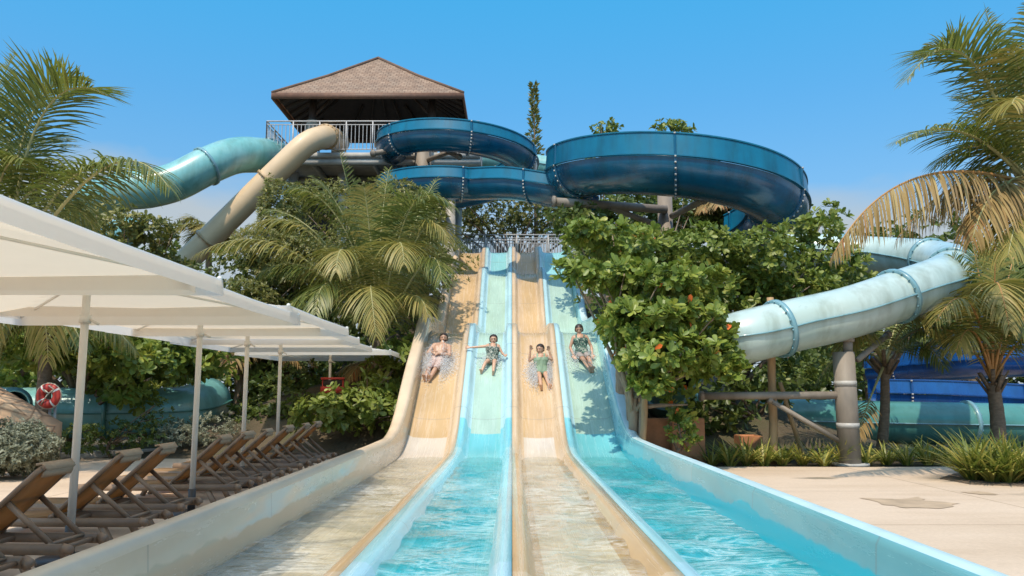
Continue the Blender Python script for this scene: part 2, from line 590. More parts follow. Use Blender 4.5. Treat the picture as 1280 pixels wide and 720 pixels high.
def ycoord_mat(name, stops, y0, y1, stain=None, rough=0.2, fade=(0.9, 0.88, 0.84), wet=None):
    """panel colours of a moulded lane: constant steps along its length, with faded patches"""
    m, nt, b = nodes(name)
    tc = nt.nodes.new('ShaderNodeTexCoord')
    sp = nt.nodes.new('ShaderNodeSeparateXYZ')
    nt.links.new(tc.outputs['Object'], sp.inputs[0])
    mr = nt.nodes.new('ShaderNodeMapRange')
    mr.inputs['From Min'].default_value = y0
    mr.inputs['From Max'].default_value = y1
    nt.links.new(sp.outputs['Y'], mr.inputs['Value'])
    r = ramp(nt, [((p - y0) / (y1 - y0), c) for p, c in stops], 'CONSTANT')
    nt.links.new(mr.outputs['Result'], r.inputs['Fac'])
    c = r.outputs['Color']
    n = noise(nt, 1.1, 5, 0.6, 'Object', (1.2, 0.45, 0.6))
    nr = ramp(nt, [(0.35, (0.86, 0.86, 0.86)), (0.65, (1.08, 1.08, 1.08))])
    nt.links.new(n.outputs['Fac'], nr.inputs['Fac'])
    c = mixc(nt, 1, c, nr.outputs['Color'], 'MULTIPLY')
    if stain:
        s = noise(nt, 0.7, 4, 0.5, 'Object', (1, 0.5, 2.2))
        rs = ramp(nt, [(0.54, (0, 0, 0)), (0.62, (.85, .85, .85))])
        nt.links.new(s.outputs['Fac'], rs.inputs['Fac'])
        c = mixc(nt, rs.outputs['Color'], c, stain)
    k = noise(nt, 2.0, 7, 0.72, 'Object', (9, 0.22, 1))
    kr = ramp(nt, [(0.5, (0, 0, 0)), (0.85, (0.3, 0.3, 0.3))])
    nt.links.new(k.outputs['Fac'], kr.inputs['Fac'])
    c = mixc(nt, kr.outputs['Color'], c, fade)
    # thin joint lines every panel
    md = N(nt, 'ShaderNodeMath', operation='PINGPONG')
    md.inputs[1].default_value = 1.2
    nt.links.new(sp.outputs['Y'], md.inputs[0])
    lt = N(nt, 'ShaderNodeMath', operation='LESS_THAN')
    lt.inputs[1].default_value = 0.012
    nt.links.new(md.outputs[0], lt.inputs[0])
    sc2 = N(nt, 'ShaderNodeMath', operation='MULTIPLY')
    sc2.inputs[1].default_value = 0.35
    nt.links.new(lt.outputs[0], sc2.inputs[0])
    c = mixc(nt, sc2.outputs[0], c, (0.2, 0.19, 0.17))
    if wet:
        wn = noise(nt, 0.9, 4, 0.55, 'Object', (1, 0.8, 0.3))
        wa = N(nt, 'ShaderNodeMath', operation='MULTIPLY_ADD')
        wa.inputs[1].default_value = -0.55
        nt.links.new(wn.outputs['Fac'], wa.inputs[0])
        nt.links.new(sp.outputs['Z'], wa.inputs[2])
        wr = ramp(nt, [(0.08, (1, 1, 1)), (0.1, (0, 0, 0))])
        nt.links.new(wa.outputs[0], wr.inputs['Fac'])
        c = mixc(nt, wr.outputs['Color'], c, wet)
    nt.links.new(c, b.inputs['Base Color'])
    rr = nt.nodes.new('ShaderNodeMapRange')
    rr.inputs['To Min'].default_value = rough * 0.6
    rr.inputs['To Max'].default_value = rough * 2.0
    nt.links.new(k.outputs['Fac'], rr.inputs['Value'])
    nt.links.new(rr.outputs['Result'], b.inputs['Roughness'])
    b.inputs['Coat Weight'].default_value = 0.25
    bump(nt, b, k.outputs['Fac'], 0.08, 0.01)
    return m


TAN, CREAM, TANW = (0.56, 0.38, 0.2), (0.64, 0.55, 0.45), (0.66, 0.58, 0.46)
MINT, TURQ, AQUA = (0.4, 0.55, 0.45), (0.05, 0.45, 0.52), (0.3, 0.62, 0.68)
Y0, Y1 = -4, 33.4
M['bed_tan'] = ycoord_mat('bed_tan', [(-4, TANW), (8.2, (0.66, 0.57, 0.45)), (10.6, CREAM), (16.05, TAN), (30.4, (0.55, 0.38, 0.2))], Y0, Y1)
M['bed_aqua'] = ycoord_mat('bed_aqua', [(-4, TURQ), (14.0, (0.16, 0.52, 0.56)), (16.3, MINT), (30.4, (0.25, 0.55, 0.58))], Y0, Y1, fade=(0.62, 0.72, 0.68))
M['div_tan'] = ycoord_mat('div_tan', [(-4, (0.58, 0.42, 0.26)), (5.2, (0.52, 0.34, 0.17)), (9.0, (0.54, 0.38, 0.22)), (12.0, (0.5, 0.33, 0.16)), (14.5, (0.6, 0.44, 0.28))], Y0, Y1)
M['div_blue'] = ycoord_mat('div_blue', [(-4, (0.36, 0.6, 0.68)), (5.4, (0.3, 0.56, 0.6)), (9.6, (0.3, 0.6, 0.66)), (15, (0.2, 0.55, 0.64)), (16.4, (0.42, 0.64, 0.7))], Y0, Y1, fade=(0.66, 0.76, 0.78))
M['wall_tan'] = ycoord_mat('wall_tan', [(-4, (0.66, 0.5, 0.34)), (7, (0.64, 0.49, 0.33)), (14.6, (0.64, 0.48, 0.32)), (16, (0.64, 0.47, 0.29))], Y0, Y1, stain=(0.42, 0.53, 0.5), wet=(0.5, 0.4, 0.27))
M['wall_blue'] = ycoord_mat('wall_blue', [(-4, (0.17, 0.42, 0.44)), (9.5, (0.24, 0.47, 0.48)), (13, (0.17, 0.46, 0.5)), (16, (0.3, 0.6, 0.64))], Y0, Y1, fade=(0.4, 0.6, 0.62), wet=(0.01, 0.42, 0.5))
M['rim_blue'] = plain('rim_blue', (0.5, 0.66, 0.68), 0.35, 0.1, 1.5)
M['rim_tan'] = plain('rim_tan', (0.64, 0.49, 0.34), 0.4, 0.12, 1.5)


def yrows():
    ys = list(np.arange(-4, 12, 0.5)) + list(np.arange(12, 33.41, 0.16)) + [33.4]
    return ys


ROWS = yrows()


def extrude_profile(prof_fn, rows=ROWS, close=False):
    """prof_fn(y) -> list of (x, z, slot); strips between rows"""
    V, F, MI = [], [], []
    n = None
    for y in rows:
        pr = prof_fn(y)
        n = len(pr)
        V += [(x, y, z) for x, z, s in pr]
        last = pr
    slots = [s for _, _, s in last]
    for j in range(len(rows) - 1):
        for i in range(n - 1 + (1 if close else 0)):
            i2 = (i + 1) % n
            F.append((j * n + i, j * n + i2, (j + 1) * n + i2, (j + 1) * n + i))
            MI.append(slots[i])
    if close:
        F.append(tuple(range(n))[::-1])
        MI.append(slots[0])
        F.append(tuple((len(rows) - 1) * n + i for i in range(n)))
        MI.append(slots[0])
    me = arr_mesh('m', V, [i for f in F for i in f], [len(f) for f in F], None, MI, True)
    return me


def hdiv(y):
    return 0.165 + 0.09 * sstep(14, 17, y)


def lane_profile(x0, x1, lw, rw):
    """lane moulding between divider centre lines x0,x1; lw/rw: wide outer edge carries a wall instead"""
    def fn(y):
        zb = zbed(y)
        h = hdiv(y)
        P = []
        if not lw:
            P += [(x0 + .002, zb + h, 0), (x0 + .09, zb + h - .003, 0), (x0 + .135, zb + h - .035, 0), (x0 + .165, zb + .06, 0), (x0 + .23, zb + .012, 1)]
        else:
            P += [(x0 + .05, zb + .06, 1), (x0 + .16, zb + .012, 1)]
        P += [(x0 + .36, zb, 1), ((x0 + x1) / 2, zb - .008, 1), (x1 - .36, zb, 1)]
        if not rw:
            P += [(x1 - .23, zb + .012, 0), (x1 - .165, zb + .06, 0), (x1 - .135, zb + h - .035, 0), (x1 - .09, zb + h - .003, 0), (x1 - .002, zb + h, 0)]
        else:
            P += [(x1 - .16, zb + .012, 1), (x1 - .05, zb + .06, 1)]
        # underside
        P += [(x1 - .002, zb - .12, 1), (x0 + .002, zb - .12, 1)]
        return P
    return fn


slide = thing('racing_slide', 'wide four-lane racing slide with alternating tan and turquoise lanes ending in shallow water', 'water slide')
lab = ['tan outer lane beside the loungers', 'mint and turquoise lane beside the tan lanes', 'tan lane between the two turquoise lanes', 'turquoise outer lane under the leafy tree']
for k in range(4):
    x0, x1 = (k - 2) * LANE, (k - 1) * LANE
    me = extrude_profile(lane_profile(x0, x1, k == 0, k == 3), close=True)
    bed, dv = ('bed_tan', 'div_tan') if k in (0, 2) else ('bed_aqua', 'div_blue')
    o = link('lane', me, [M[dv], M[bed]], slide)
    o['label'] = lab[k]


def wall_profile(s):
    def fn(y):
        zb = zbed(y)
        hw = 0.46 + 0.12 * sstep(14.2, 16.0, y) - 0.1 * sstep(17.5, 19, y)
        X = LANE * 2
        fl = 0.05 * sstep(14.5, 17, y)
        P = [(X - .05, zb + .055), (X - .02, zb + .16), (X - .005 - fl * .3, zb + hw - .06), (X + .02, zb + hw - .012), (X + .06, zb + hw), (X + .13 + fl, zb + hw - .004), (X + .18 + fl, zb + hw - .03), (X + .19 + fl, zb + hw - .16), (X + .17 + fl, zb + hw - .16), (X + .12, zb + hw - .08), (X + .03, zb + .1), (X + .03, zb - .12), (X - .05, zb - .12)]
        sl = [0, 0, 0, 1, 1, 1, 1, 1, 0, 0, 0, 0, 0]
        if s < 0:
            return [(-x, z, q) for (x, z), q in zip(P, sl)][::-1]
        return [(x, z, q) for (x, z), q in zip(P, sl)]
    return fn


for s in (-1, 1):
    me = extrude_profile(wall_profile(s), close=True)
    if s < 0:   # slots follow the reversed list
        pass
    o = link('side_wall', me, [M['wall_tan'], M['rim_tan']] if s < 0 else [M['wall_blue'], M['rim_blue']], slide)
    o['label'] = 'beige side wall stained pale blue' if s < 0 else 'turquoise side wall with a pale rounded rim'
# tail divider caps (joint collars on dividers where the mouldings meet)
mb = MB()
for k in range(4):
    x0 = (k - 2) * LANE
    mb.box((x0 + LANE / 2, 33.44, 7.1), (LANE - .02, .06, .3))
mb.build('back_panel', M['concrete'], slide)


# water lying in the run-out
def water_mat(name, tintc, foamc, amount, seed):
    m, nt, b = nodes(name)
    nt.nodes.remove(b)
    out = nt.nodes['Material Output']
    tr = nt.nodes.new('ShaderNodeBsdfTransparent')
    tr.inputs['Color'].default_value = (*tintc, 1)
    gl = nt.nodes.new('ShaderNodeBsdfGlossy')
    gl.inputs['Roughness'].default_value = 0.06
    fr = nt.nodes.new('ShaderNodeFresnel')
    fr.inputs['IOR'].default_value = 1.33
    n1 = noise(nt, 2.0, 3, 0.55, 'Object', (1.0, 0.9, 1))
    n2 = noise(nt, 7.5, 3, 0.6, 'Object', (1, 1.0, 1))
    n2.inputs['Distortion'].default_value = 0.8
    sm = N(nt, 'ShaderNodeMath', operation='MULTIPLY_ADD')
    sm.inputs[1].default_value = 0.4
    nt.links.new(n2.outputs['Fac'], sm.inputs[0])
    nt.links.new(n1.outputs['Fac'], sm.inputs[2])
    bp = nt.nodes.new('ShaderNodeBump')
    bp.inputs['Strength'].default_value = 0.5
    bp.inputs['Distance'].default_value = 0.06
    nt.links.new(sm.outputs[0], bp.inputs['Height'])
    for q in (gl, fr):
        nt.links.new(bp.outputs[0], q.inputs['Normal'])
    mx = nt.nodes.new('ShaderNodeMixShader')
    nt.links.new(fr.outputs[0], mx.inputs[0])
    nt.links.new(tr.outputs[0], mx.inputs[1])
    nt.links.new(gl.outputs[0], mx.inputs[2])
    # foam: stretched wave-crest streaks
    fo = nt.nodes.new('ShaderNodeBsdfDiffuse')
    fo.inputs['Color'].default_value = (*foamc, 1)
    f1 = noise(nt, 2.6, 6, 0.6, 'Object', (0.8, 2.1, 1))
    f1.inputs['Distortion'].default_value = 1.6
    rd = N(nt, 'ShaderNodeMath', operation='SUBTRACT')
    rd.inputs[1].default_value = 0.5
    nt.links.new(f1.outputs['Fac'], rd.inputs[0])
    ab = N(nt, 'ShaderNodeMath', operation='ABSOLUTE')
    nt.links.new(rd.outputs[0], ab.inputs[0])
    fa = ramp(nt, [(0.0, (amount,) * 3), (0.03, (amount * .45,) * 3), (0.1, (0.04,) * 3), (0.25, (0, 0, 0))])
    nt.links.new(ab.outputs[0], fa.inputs['Fac'])
    f2 = noise(nt, 0.8, 3, 0.5, 'Object', (1.2, 0.8, 1))
    fr2 = ramp(nt, [(0.35, (0.1, 0.1, 0.1)), (0.62, (1, 1, 1))])
    nt.links.new(f2.outputs['Fac'], fr2.inputs['Fac'])
    fm = mixc(nt, 1, fa.outputs['Color'], fr2.outputs['Color'], 'MULTIPLY')
    tcw = nt.nodes.new('ShaderNodeTexCoord')
    spw = nt.nodes.new('ShaderNodeSeparateXYZ')
    nt.links.new(tcw.outputs['Object'], spw.inputs[0])
    mrw = nt.nodes.new('ShaderNodeMapRange')
    mrw.inputs['From Min'].default_value = 10.0
    mrw.inputs['From Max'].default_value = 13.2
    mrw.inputs['To Min'].default_value = 1
    mrw.inputs['To Max'].default_value = 0.4
    nt.links.new(spw.outputs['Y'], mrw.inputs['Value'])
    fm = mixc(nt, 1, fm, mrw.outputs['Result'], 'MULTIPLY')
    mx2 = nt.nodes.new('ShaderNodeMixShader')
    nt.links.new(fm, mx2.inputs[0])
    nt.links.new(mx.outputs[0], mx2.inputs[1])
    nt.links.new(fo.outputs[0], mx2.inputs[2])
    nt.links.new(mx2.outputs[0], out.inputs['Surface'])
    return m


WT = water_mat('water_turquoise', (0.62, 0.97, 0.98), (0.62, 0.84, 0.84), 0.5, 1)
WC = water_mat('water_clear', (0.93, 0.95, 0.9), (0.82, 0.8, 0.72), 0.5, 2)
wl = ['greenish clear water in the tan lane along the beige wall', 'turquoise rippled water in the blue lane beside the middle divider', 'pale rippled water in the tan lane beside the middle divider', 'bright turquoise rippled water along the turquoise wall']
for k in range(4):
    x0, x1 = (k - 2) * LANE, (k - 1) * LANE
    a = x0 + (.15 if k != 0 else .02)
    b = x1 - (.15 if k != 3 else .02)
    nx, ny = 16, 260
    X = np.linspace(a, b, nx)
    Yv = -4 + (19.35) * np.linspace(0, 1, ny) ** 0.9
    gx, gy = np.meshgrid(X, Yv)
    z = np.full_like(gx, 0.0)
    r2 = np.random.default_rng(100 + k)
    for q in range(26):
        ang = r2.uniform(-1.2, 1.2)
        kx, ky = math.sin(ang), math.cos(ang)
        wlen = r2.uniform(0.22, 1.1)
        z += 0.0035 * wlen * np.sin((gx * kx + gy * ky) * 2 * math.pi / wlen + r2.uniform(0, 6.3)) * 1.15
    z = z * np.clip((15.6 - gy) / 3, 0.1, 1) + 0.205
    V = np.stack([gx, gy, z], -1).reshape(-1, 3)
    idx = np.arange(nx * ny).reshape(ny, nx)
    F = np.stack([idx[:-1, :-1], idx[:-1, 1:], idx[1:, 1:], idx[1:, :-1]], -1).reshape(-1)
    me = arr_mesh('water', V, F, [4] * ((nx - 1) * (ny - 1)), sm=True)
    tag(link('water', me, WC if k in (0, 2) else WT), kind='structure', label=wl[k], cat='water')

# ------------------------------------------------------------------ railings, launch platform, tower
def railing_mesh(pts, h, pitch=0.13, r=0.014, post=1.5, lean=0):
    """pts: floor line (world); returns (bars MB, frame MB)"""
    bars, fr = MB(), MB()
    for a, b in zip(pts, pts[1:]):
        a, b = Vector(a), Vector(b)
        L = (b - a).length
        up = Vector((0, 0, 1))
        for z, rr in ((h, .03), (h - .14, .02), (.12, .02)):
            fr.tube([a + up * z, b + up * z], rr, 6)
        n = max(1, round(L / post))
        for i in range(n + 1):
            p = a.lerp(b, i / n)
            fr.tube([p, p + up * h], .028, 6)
        n = max(2, int(L / pitch))
        for i in range(1, n):
            p = a.lerp(b, i / n)
            bars.tube([p + up * .12, p + up * (h - .14)], r, 4, False)
    return bars, fr


launch = thing('launch_platform', 'grey railed launch platform across the top of the racing slide', 'platform', (0, 34.2, 7.0))
mb = MB()
mb.box((0.2, 34.6, 6.95), (5.6, 2.2, .14))
mb.build('deck', M['concrete'], launch)
for x in (-2.3, -.7, .9, 2.7):
    q = MB()
    q.tube([(x, 35.3, 3.0), (x, 35.3, 6.9)], .12, 10)
    q.build('post', M['steel'], launch)
bars, fr = railing_mesh([(-2.5, 33.75, 7.02), (2.9, 33.75, 7.02)], 1.08, .12, .018)
f = fr.build('railing', M['rail'], launch)
bars.build('bars', M['rail'], f)
bars, fr = railing_mesh([(-2.5, 35.6, 7.02), (2.9, 35.6, 7.02)], 1.2, .12, .018)
f = fr.build('railing', M['rail'], launch)
bars.build('bars', M['rail'], f)


def shingle_mat():
    m, nt, b = nodes('shingles')
    tc = nt.nodes.new('ShaderNodeTexCoord')
    br = nt.nodes.new('ShaderNodeTexBrick')
    mpn = nt.nodes.new('ShaderNodeMapping')
    mpn.inputs['Scale'].default_value = (1, 1, 1)
    nt.links.new(tc.outputs['UV'], mpn.inputs[0])
    nt.links.new(mpn.outputs[0], br.inputs['Vector'])
    br.inputs['Color1'].default_value = (0.25, 0.165, 0.115, 1)
    br.inputs['Color2'].default_value = (0.33, 0.235, 0.17, 1)
    br.inputs['Mortar'].default_value = (0.16, 0.1, 0.07, 1)
    br.inputs['Scale'].default_value = 1.0
    br.inputs['Brick Width'].default_value = 0.22
    br.inputs['Row Height'].default_value = 0.17
    br.inputs['Mortar Size'].default_value = 0.012
    n = noise(nt, 2.2, 6, 0.65)
    r = ramp(nt, [(0.3, (0.75, 0.75, 0.75)), (0.7, (1.2, 1.15, 1.1))])
    nt.links.new(n.outputs['Fac'], r.inputs['Fac'])
    c = mixc(nt, 1, br.outputs['Color'], r.outputs['Color'], 'MULTIPLY')
    nt.links.new(c, b.inputs['Base Color'])
    b.inputs['Roughness'].default_value = 0.9
    bump(nt, b, br.outputs['Fac'], 0.6, -0.02)
    return m


M['shingles'] = shingle_mat()


def tower():
    fl = at(330, 190, 30)
    zf = fl.z
    yc = 30.0
    e0, e1 = at(340, 116, 30), at(579, 114, 30)
    ze = e0.z
    x0, x1 = e0.x, e1.x
    yb = 35.6
    ap = at(473, 73, 32.7)
    t = thing('slide_tower', 'tall slide tower with a brown shingled hip roof and grey railed deck', 'tower', ((x0 + x1) / 2, 32.7, 0))
    # roof, four shingled planes with a thickness
    bm = bmesh.new()
    E = [Vector((x0, yc, ze)), Vector((x1, yc, ze)), Vector((x1, yb, ze)), Vector((x0, yb, ze))]
    A = ap
    uvl = bm.loops.layers.uv.new('UVMap')
    for i in range(4):
        a, b = E[i], E[(i + 1) % 4]
        # slightly bell-cast: one extra ring
        ma, mb_ = a.lerp(A, .5) - Vector((0, 0, .06)), b.lerp(A, .5) - Vector((0, 0, .06))
        ex = (b - a).normalized()
        mid = (a + b) / 2
        dn = (A - mid)
        dn = (dn - ex * dn.dot(ex)).normalized()
        for quad in ([a, b, mb_, ma], [ma, mb_, A]):
            vs = [bm.verts.new(p) for p in quad]
            f = bm.faces.new(vs)
            for l in f.loops:
                d = l.vert.co - a
                l[uvl].uv = (d.dot(ex), d.dot(dn))
    bmesh.ops.remove_doubles(bm, verts=bm.verts[:], dist=1e-4)
    me = bpy.data.meshes.new('roof')
    bm.to_mesh(me)
    bm.free()
    roof = link('roof', me, M['shingles'], t)
    hips = MB()
    for i in range(4):
        hips.tube([E[i] + Vector((0, 0, .01)), E[i].lerp(A, .5) - Vector((0, 0, .05)), A + Vector((0, 0, .02))], .07, 6)
    hips.build('ridge', M['shingles'], roof)
    fa = MB()
    for i in range(4):
        a, b = E[i], E[(i + 1) % 4]
        fa.bar(a - Vector((0, 0, .12)), b - Vector((0, 0, .12)), .06, .24)
    fa.build('fascia', plain('fascia', (0.15, 0.075, 0.045), 0.6, 0.2), t)
    so_ = MB()
    inn = [E[i].lerp(A, .03) - Vector((0, 0, .12)) for i in range(4)]
    AA = A - Vector((0, 0, .25))
    so_.add(inn + [AA], [(1, 0, 4), (2, 1, 4), (3, 2, 4), (0, 3, 4)])
    # rafters
    for i in range(4):
        a, b = inn[i], inn[(i + 1) % 4]
        for k in range(1, 8):
            p = a.lerp(b, k / 8)
            tt = 1 - abs(k / 8 - .5) * 2
            q = p.lerp(AA, tt * .95)
            so_.bar(p - Vector((0, 0, .05)), q - Vector((0, 0, .05)), .07, .14)
    so_.build('soffit', M['wood_dark'], t)
    # columns: stone-clad foot, timber above
    for cx, cy in ((at(391, 140, 30.9).x, 30.9), (at(540, 140, 30.9).x, 30.9), (x0 + 1.5, yb - .8), (x1 - 1.1, yb - .8)):
        q = MB()
        q.tube([(cx, cy, zf + .02), (cx, cy, ze + .1)], .15, 10)
        c = q.build('column', M['wood_dark'], t)
        q = MB()
        q.tube([(cx, cy, zf + .01), (cx, cy, zf + 1.55)], .24, 10)
        q.build('stone_base', plain('stone_base', (0.36, 0.29, 0.22), 0.9, 0.35, 6, bmp=0.5), c)
        q = MB()
        q.bar((cx, cy, ze - .7), (cx + (.7 if cx < ap.x else -.7), cy, ze + .1), .09, .09)
        q.build('brace', M['wood_dark'], c)
    # deck
    xa = fl.x
    xb = at(600, 190, 30).x
    q = MB()
    q.box(((xa + xb) / 2, 32.8, zf - .12), (xb - xa, 5.6, .2))
    q.build('deck', M['concrete'], t)
    q = MB()
    for y in (30.15, 32.8, 35.4):
        q.bar((xa, y, zf - .35), (xb, y, zf - .35), .18, .24)
    for k in range(7):
        x = xa + (xb - xa) * (k + .5) / 7
        q.bar((x, 30.1, zf - .34), (x, 35.5, zf - .34), .12, .2)
    q.build('beam', M['steel'], t)
    for cx, cy in ((xa + .9, 31), (at(430, 200, 31).x, 31), (xb - 1.2, 31), (xa + .9, 35), (xb - 1.2, 35)):
        q = MB()
        q.tube([(cx, cy, 0), (cx, cy, zf - .55)], .2, 10)
        q.build('leg', M['steel'], t)
    q = MB()
    q.box((at(450, 215, 33).x, 33.5, zf - 1.9), (4.6, 2.2, 2.4))  # near-black box hung below the deck
    q.build('dark_box', plain('dark_box', (0.05, 0.04, 0.035), 0.9, 0.2), t)
    bars, fr = railing_mesh([(xa + .05, 35.5, zf), (xa + .05, 30.05, zf), (xb - .05, 30.05, zf), (xb - .05, 33, zf)], 1.25, .15, .016, 1.1)
    f = fr.build('railing', M['rail'], t)
    bars.build('bars', M['rail'], f)
    return zf


ZF = tower()


# ------------------------------------------------------------------ tube slides and flumes
def tube_slide(name, label, path, r, mats, fl_every, start=0.6, group='tube slides', seam=True, step=0.22):
    """closed tube: shell with wall thickness, long seam lips and bolted flange rings"""
    P = spline(path, step)
    t = thing(name, label, 'water slide', tuple(P[0]), group)
    fr = level_frames(P)
    n = 28
    V, F = [], []
    for rad in (r, r - .03):
        for p, tt, sd, u in fr:
            for k in range(n):
                a = 2 * math.pi * k / n
                V.append(p + sd * (rad * math.cos(a)) + u * (rad * math.sin(a)))
    L = len(P)
    for q in range(2):
        o = q * L * n
        for i in range(L - 1):
            for k in range(n):
                k2 = (k + 1) % n
                f = (o + i * n + k, o + i * n + k2, o + (i + 1) * n + k2, o + (i + 1) * n + k)
                F.append(f if q else f[::-1])
    for i, rv in ((0, False), (L - 1, True)):
        for k in range(n):
            k2 = (k + 1) % n
            f = (i * n + k, i * n + k2, L * n + i * n + k2, L * n + i * n + k)
            F.append(f[::-1] if rv else f)
    me = arr_mesh('tube', V, [i for f in F for i in f], [4] * len(F), sm=True)
    tb = link('tube', me, mats[0], t)
    if seam:
        for sgn in (-1, 1):
            q = MB()
            V2 = []
            for p, tt, sd, u in fr:
                for a, b in ((r - .005, .016), (r + .045, .016), (r + .045, -.016), (r - .005, -.016)):
                    V2.append(p + sd * (a * sgn) + u * b)
            F2 = []
            for i in range(L - 1):
                for k in range(4):
                    F2.append((i * 4 + k, i * 4 + (k + 1) % 4, (i + 1) * 4 + (k + 1) % 4, (i + 1) * 4 + k))
            q.add(V2, F2)
            q.build('seam_lip', mats[1], t)
    acc, nxt = 0, start
    for i in range(1, L):
        acc += (P[i] - P[i - 1]).length
        if acc >= nxt:
            nxt += fl_every
            p, tt, sd, u = fr[i]
            ring(p, tt, sd, u, r, mats[1], t)
    return t, P


def ring(p, tt, sd, u, r, mat, t, w=.045, h=.06, n=28):
    q = MB()
    V2, F2 = [], []
    for k in range(n):
        a = 2 * math.pi * k / n
        d = sd * math.cos(a) + u * math.sin(a)
        for off, rad in ((-w, r - .01), (-w, r + h), (w, r + h), (w, r - .01)):
            V2.append(p + tt * off + d * rad)
    for k in range(n):
        k2 = (k + 1) % n
        for j in range(3):
            F2.append((k * 4 + j, k * 4 + j + 1, k2 * 4 + j + 1, k2 * 4 + j))
    q.add(V2, F2)
    # bolts
    for k in range(18):
        a = 2 * math.pi * (k + .3) / 18
        d = sd * math.cos(a) + u * math.sin(a)
        q.box(p + tt * (w + .01) + d * (r + h * .6), (.03, .03, .03))
    return q.build('flange', mat, t)


def flume(name, label, path, r, hw, mats, fl_every, start=0.6, group=None, lean=0, step=0.2, bump_r=1.0):
    """open channel: half-pipe floor with upright side walls above a projecting joint ledge"""
    P = spline(path, step)
    t = thing(name, label, 'water slide', tuple(P[0]), group)
    fr = level_frames(P)
    # lower half-pipe
    def sweep(prof, nm, mat):
        n = len(prof)
        V = []
        for p, tt, sd, u in fr:
            u = Vector((0, 0, 1))
            for a, b in prof:
                V.append(p + sd * a + u * b)
        F = []
        for i in range(len(P) - 1):
            for k in range(n):
                k2 = (k + 1) % n
                F.append((i * n + k, i * n + k2, (i + 1) * n + k2, (i + 1) * n + k))
        F.append(tuple(range(n))[::-1])
        F.append(tuple((len(P) - 1) * n + k for k in range(n)))
        me = arr_mesh(nm, V, [i for f in F for i in f], [len(f) for f in F], sm=False)
        me.polygons.foreach_set('use_smooth', [len(f) == 4 for f in F])
        me.set_sharp_from_angle(angle=R(35))
        return link(nm, me, mat, t)
    out = [(r * math.cos(a), r * bump_r * math.sin(a)) for a in np.linspace(math.pi, 2 * math.pi, 19)]
    inn = [((r - .04) * math.cos(a), (r * bump_r - .04) * math.sin(a)) for a in np.linspace(2 * math.pi, math.pi, 19)]
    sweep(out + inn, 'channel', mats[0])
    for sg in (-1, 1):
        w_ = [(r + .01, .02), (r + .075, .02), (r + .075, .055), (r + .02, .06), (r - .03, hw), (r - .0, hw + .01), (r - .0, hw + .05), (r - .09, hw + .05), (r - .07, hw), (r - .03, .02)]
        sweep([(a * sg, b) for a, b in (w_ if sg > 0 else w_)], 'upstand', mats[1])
    acc, nxt = 0, start
    for i in range(1, len(P)):
        acc += (P[i] - P[i - 1]).length
        if acc >= nxt:
            nxt += fl_every
            p, tt, sd, u = fr[i]
            u = Vector((0, 0, 1))
            q = MB()
            prof = [(-r + .02 - .0, hw)] + [(a, b) for a, b in out] + [(r - .02, hw)]
            V2, F2 = [], []
            for a, b in prof:
                L = math.hypot(a, min(b, 0)) or 1
                nx, nz = (a / L, min(b, 0) / L)
                for off, hh in ((-.035, -.01), (-.035, .055), (.035, .055), (.035, -.01)):
                    V2.append(p + tt * off + sd * (a + nx * hh) + u * (b + nz * hh))
            for k in range(len(prof) - 1):
                for j in range(3):
                    F2.append((k * 4 + j, k * 4 + j + 1, (k + 1) * 4 + j + 1, (k + 1) * 4 + j))
            q.add(V2, F2)
            q.slot = 1
            for k in range(len(prof)):
                a, b = prof[k]
                L = math.hypot(a, min(b, 0)) or 1
                nx, nz = (a / L, min(b, 0) / L)
                q.box(p + sd * (a + nx * .06) + u * (b + nz * .06), (.05, .05, .05))
            q.build('flange', [mats[2], M['steel']], t)
    return t, P


def arc(cx, cy, rad, a0, a1, z0, z1, n=24, ry=None):
    ry = ry or rad
    return [Vector((cx + rad * math.cos(R(a0 + (a1 - a0) * k / n)), cy + ry * math.sin(R(a0 + (a1 - a0) * k / n)), z0 + (z1 - z0) * k / n)) for k in range(n + 1)]


BL = [M['gel_blue'], M['gel_blue_lit'], M['gel_blue']]
# big flume loop
bl_, br_ = at(682, 205, 25.5), at(1008, 240, 25.5)
cxb, Rb = (bl_.x + br_.x) / 2, (br_.x - bl_.x) / 2 - .95
zb0 = at(760, 193, 21.9).z + .25
flume('flume_slide', 'huge deep-sided dark blue flume bending in a wide loop above the trees', arc(cxb, 26.0, Rb, 165, 392, zb0 + .5, zb0 - 1.5, 36), .92, .68, BL, 3.6, 1.9, 'blue flume slides', bump_r=1.0)
# smaller helix: two front arcs one above the other
hl, hr = at(470, 190, 29.5), at(672, 200, 29.5)
cxh, Rh = (hl.x + hr.x) / 2, (hr.x - hl.x) / 2 - .58
zh = at(560, 151, 26.6).z
zl = at(560, 228, 27.0).z
A1 = arc(cxh, 29.8, Rh, 140, 400, zh + .15, zh - .75, 30)
A2 = arc(cxh, 29.8, Rh, 40, 150, zh - .78, zl + .45, 14)
A3 = arc(cxh, 29.8, Rh, 165, 285, zl + .3, zl + .05, 16)
tailp = [at(640, 229, 26.6), at(690, 238, 26.2), at(740, 250, 26.6)]
flume('flume_slide', 'medium blue flume coiling twice beside the railed tower deck', A1 + A2 + A3 + tailp, .58, .4, BL, 2.6, 0.9, 'blue flume slides')

# tan tube
TT = [M['gel_tan'], plain('gel_tan_flange', (0.45, 0.3, 0.16), 0.4, 0.15)]
tube_slide('tube_slide', 'tan tube slide dropping steeply from the tower deck', [at(424, 178, 32.0), at(414, 172, 30.6), at(402, 172, 29.4), at(383, 180, 28.8), at(355, 206, 28.6), at(300, 260, 28.6), at(230, 329, 28.6), at(170, 388, 28.6), at(130, 430, 28.6)], .44, TT, 3.2, 2.2, 'tube slides', False)
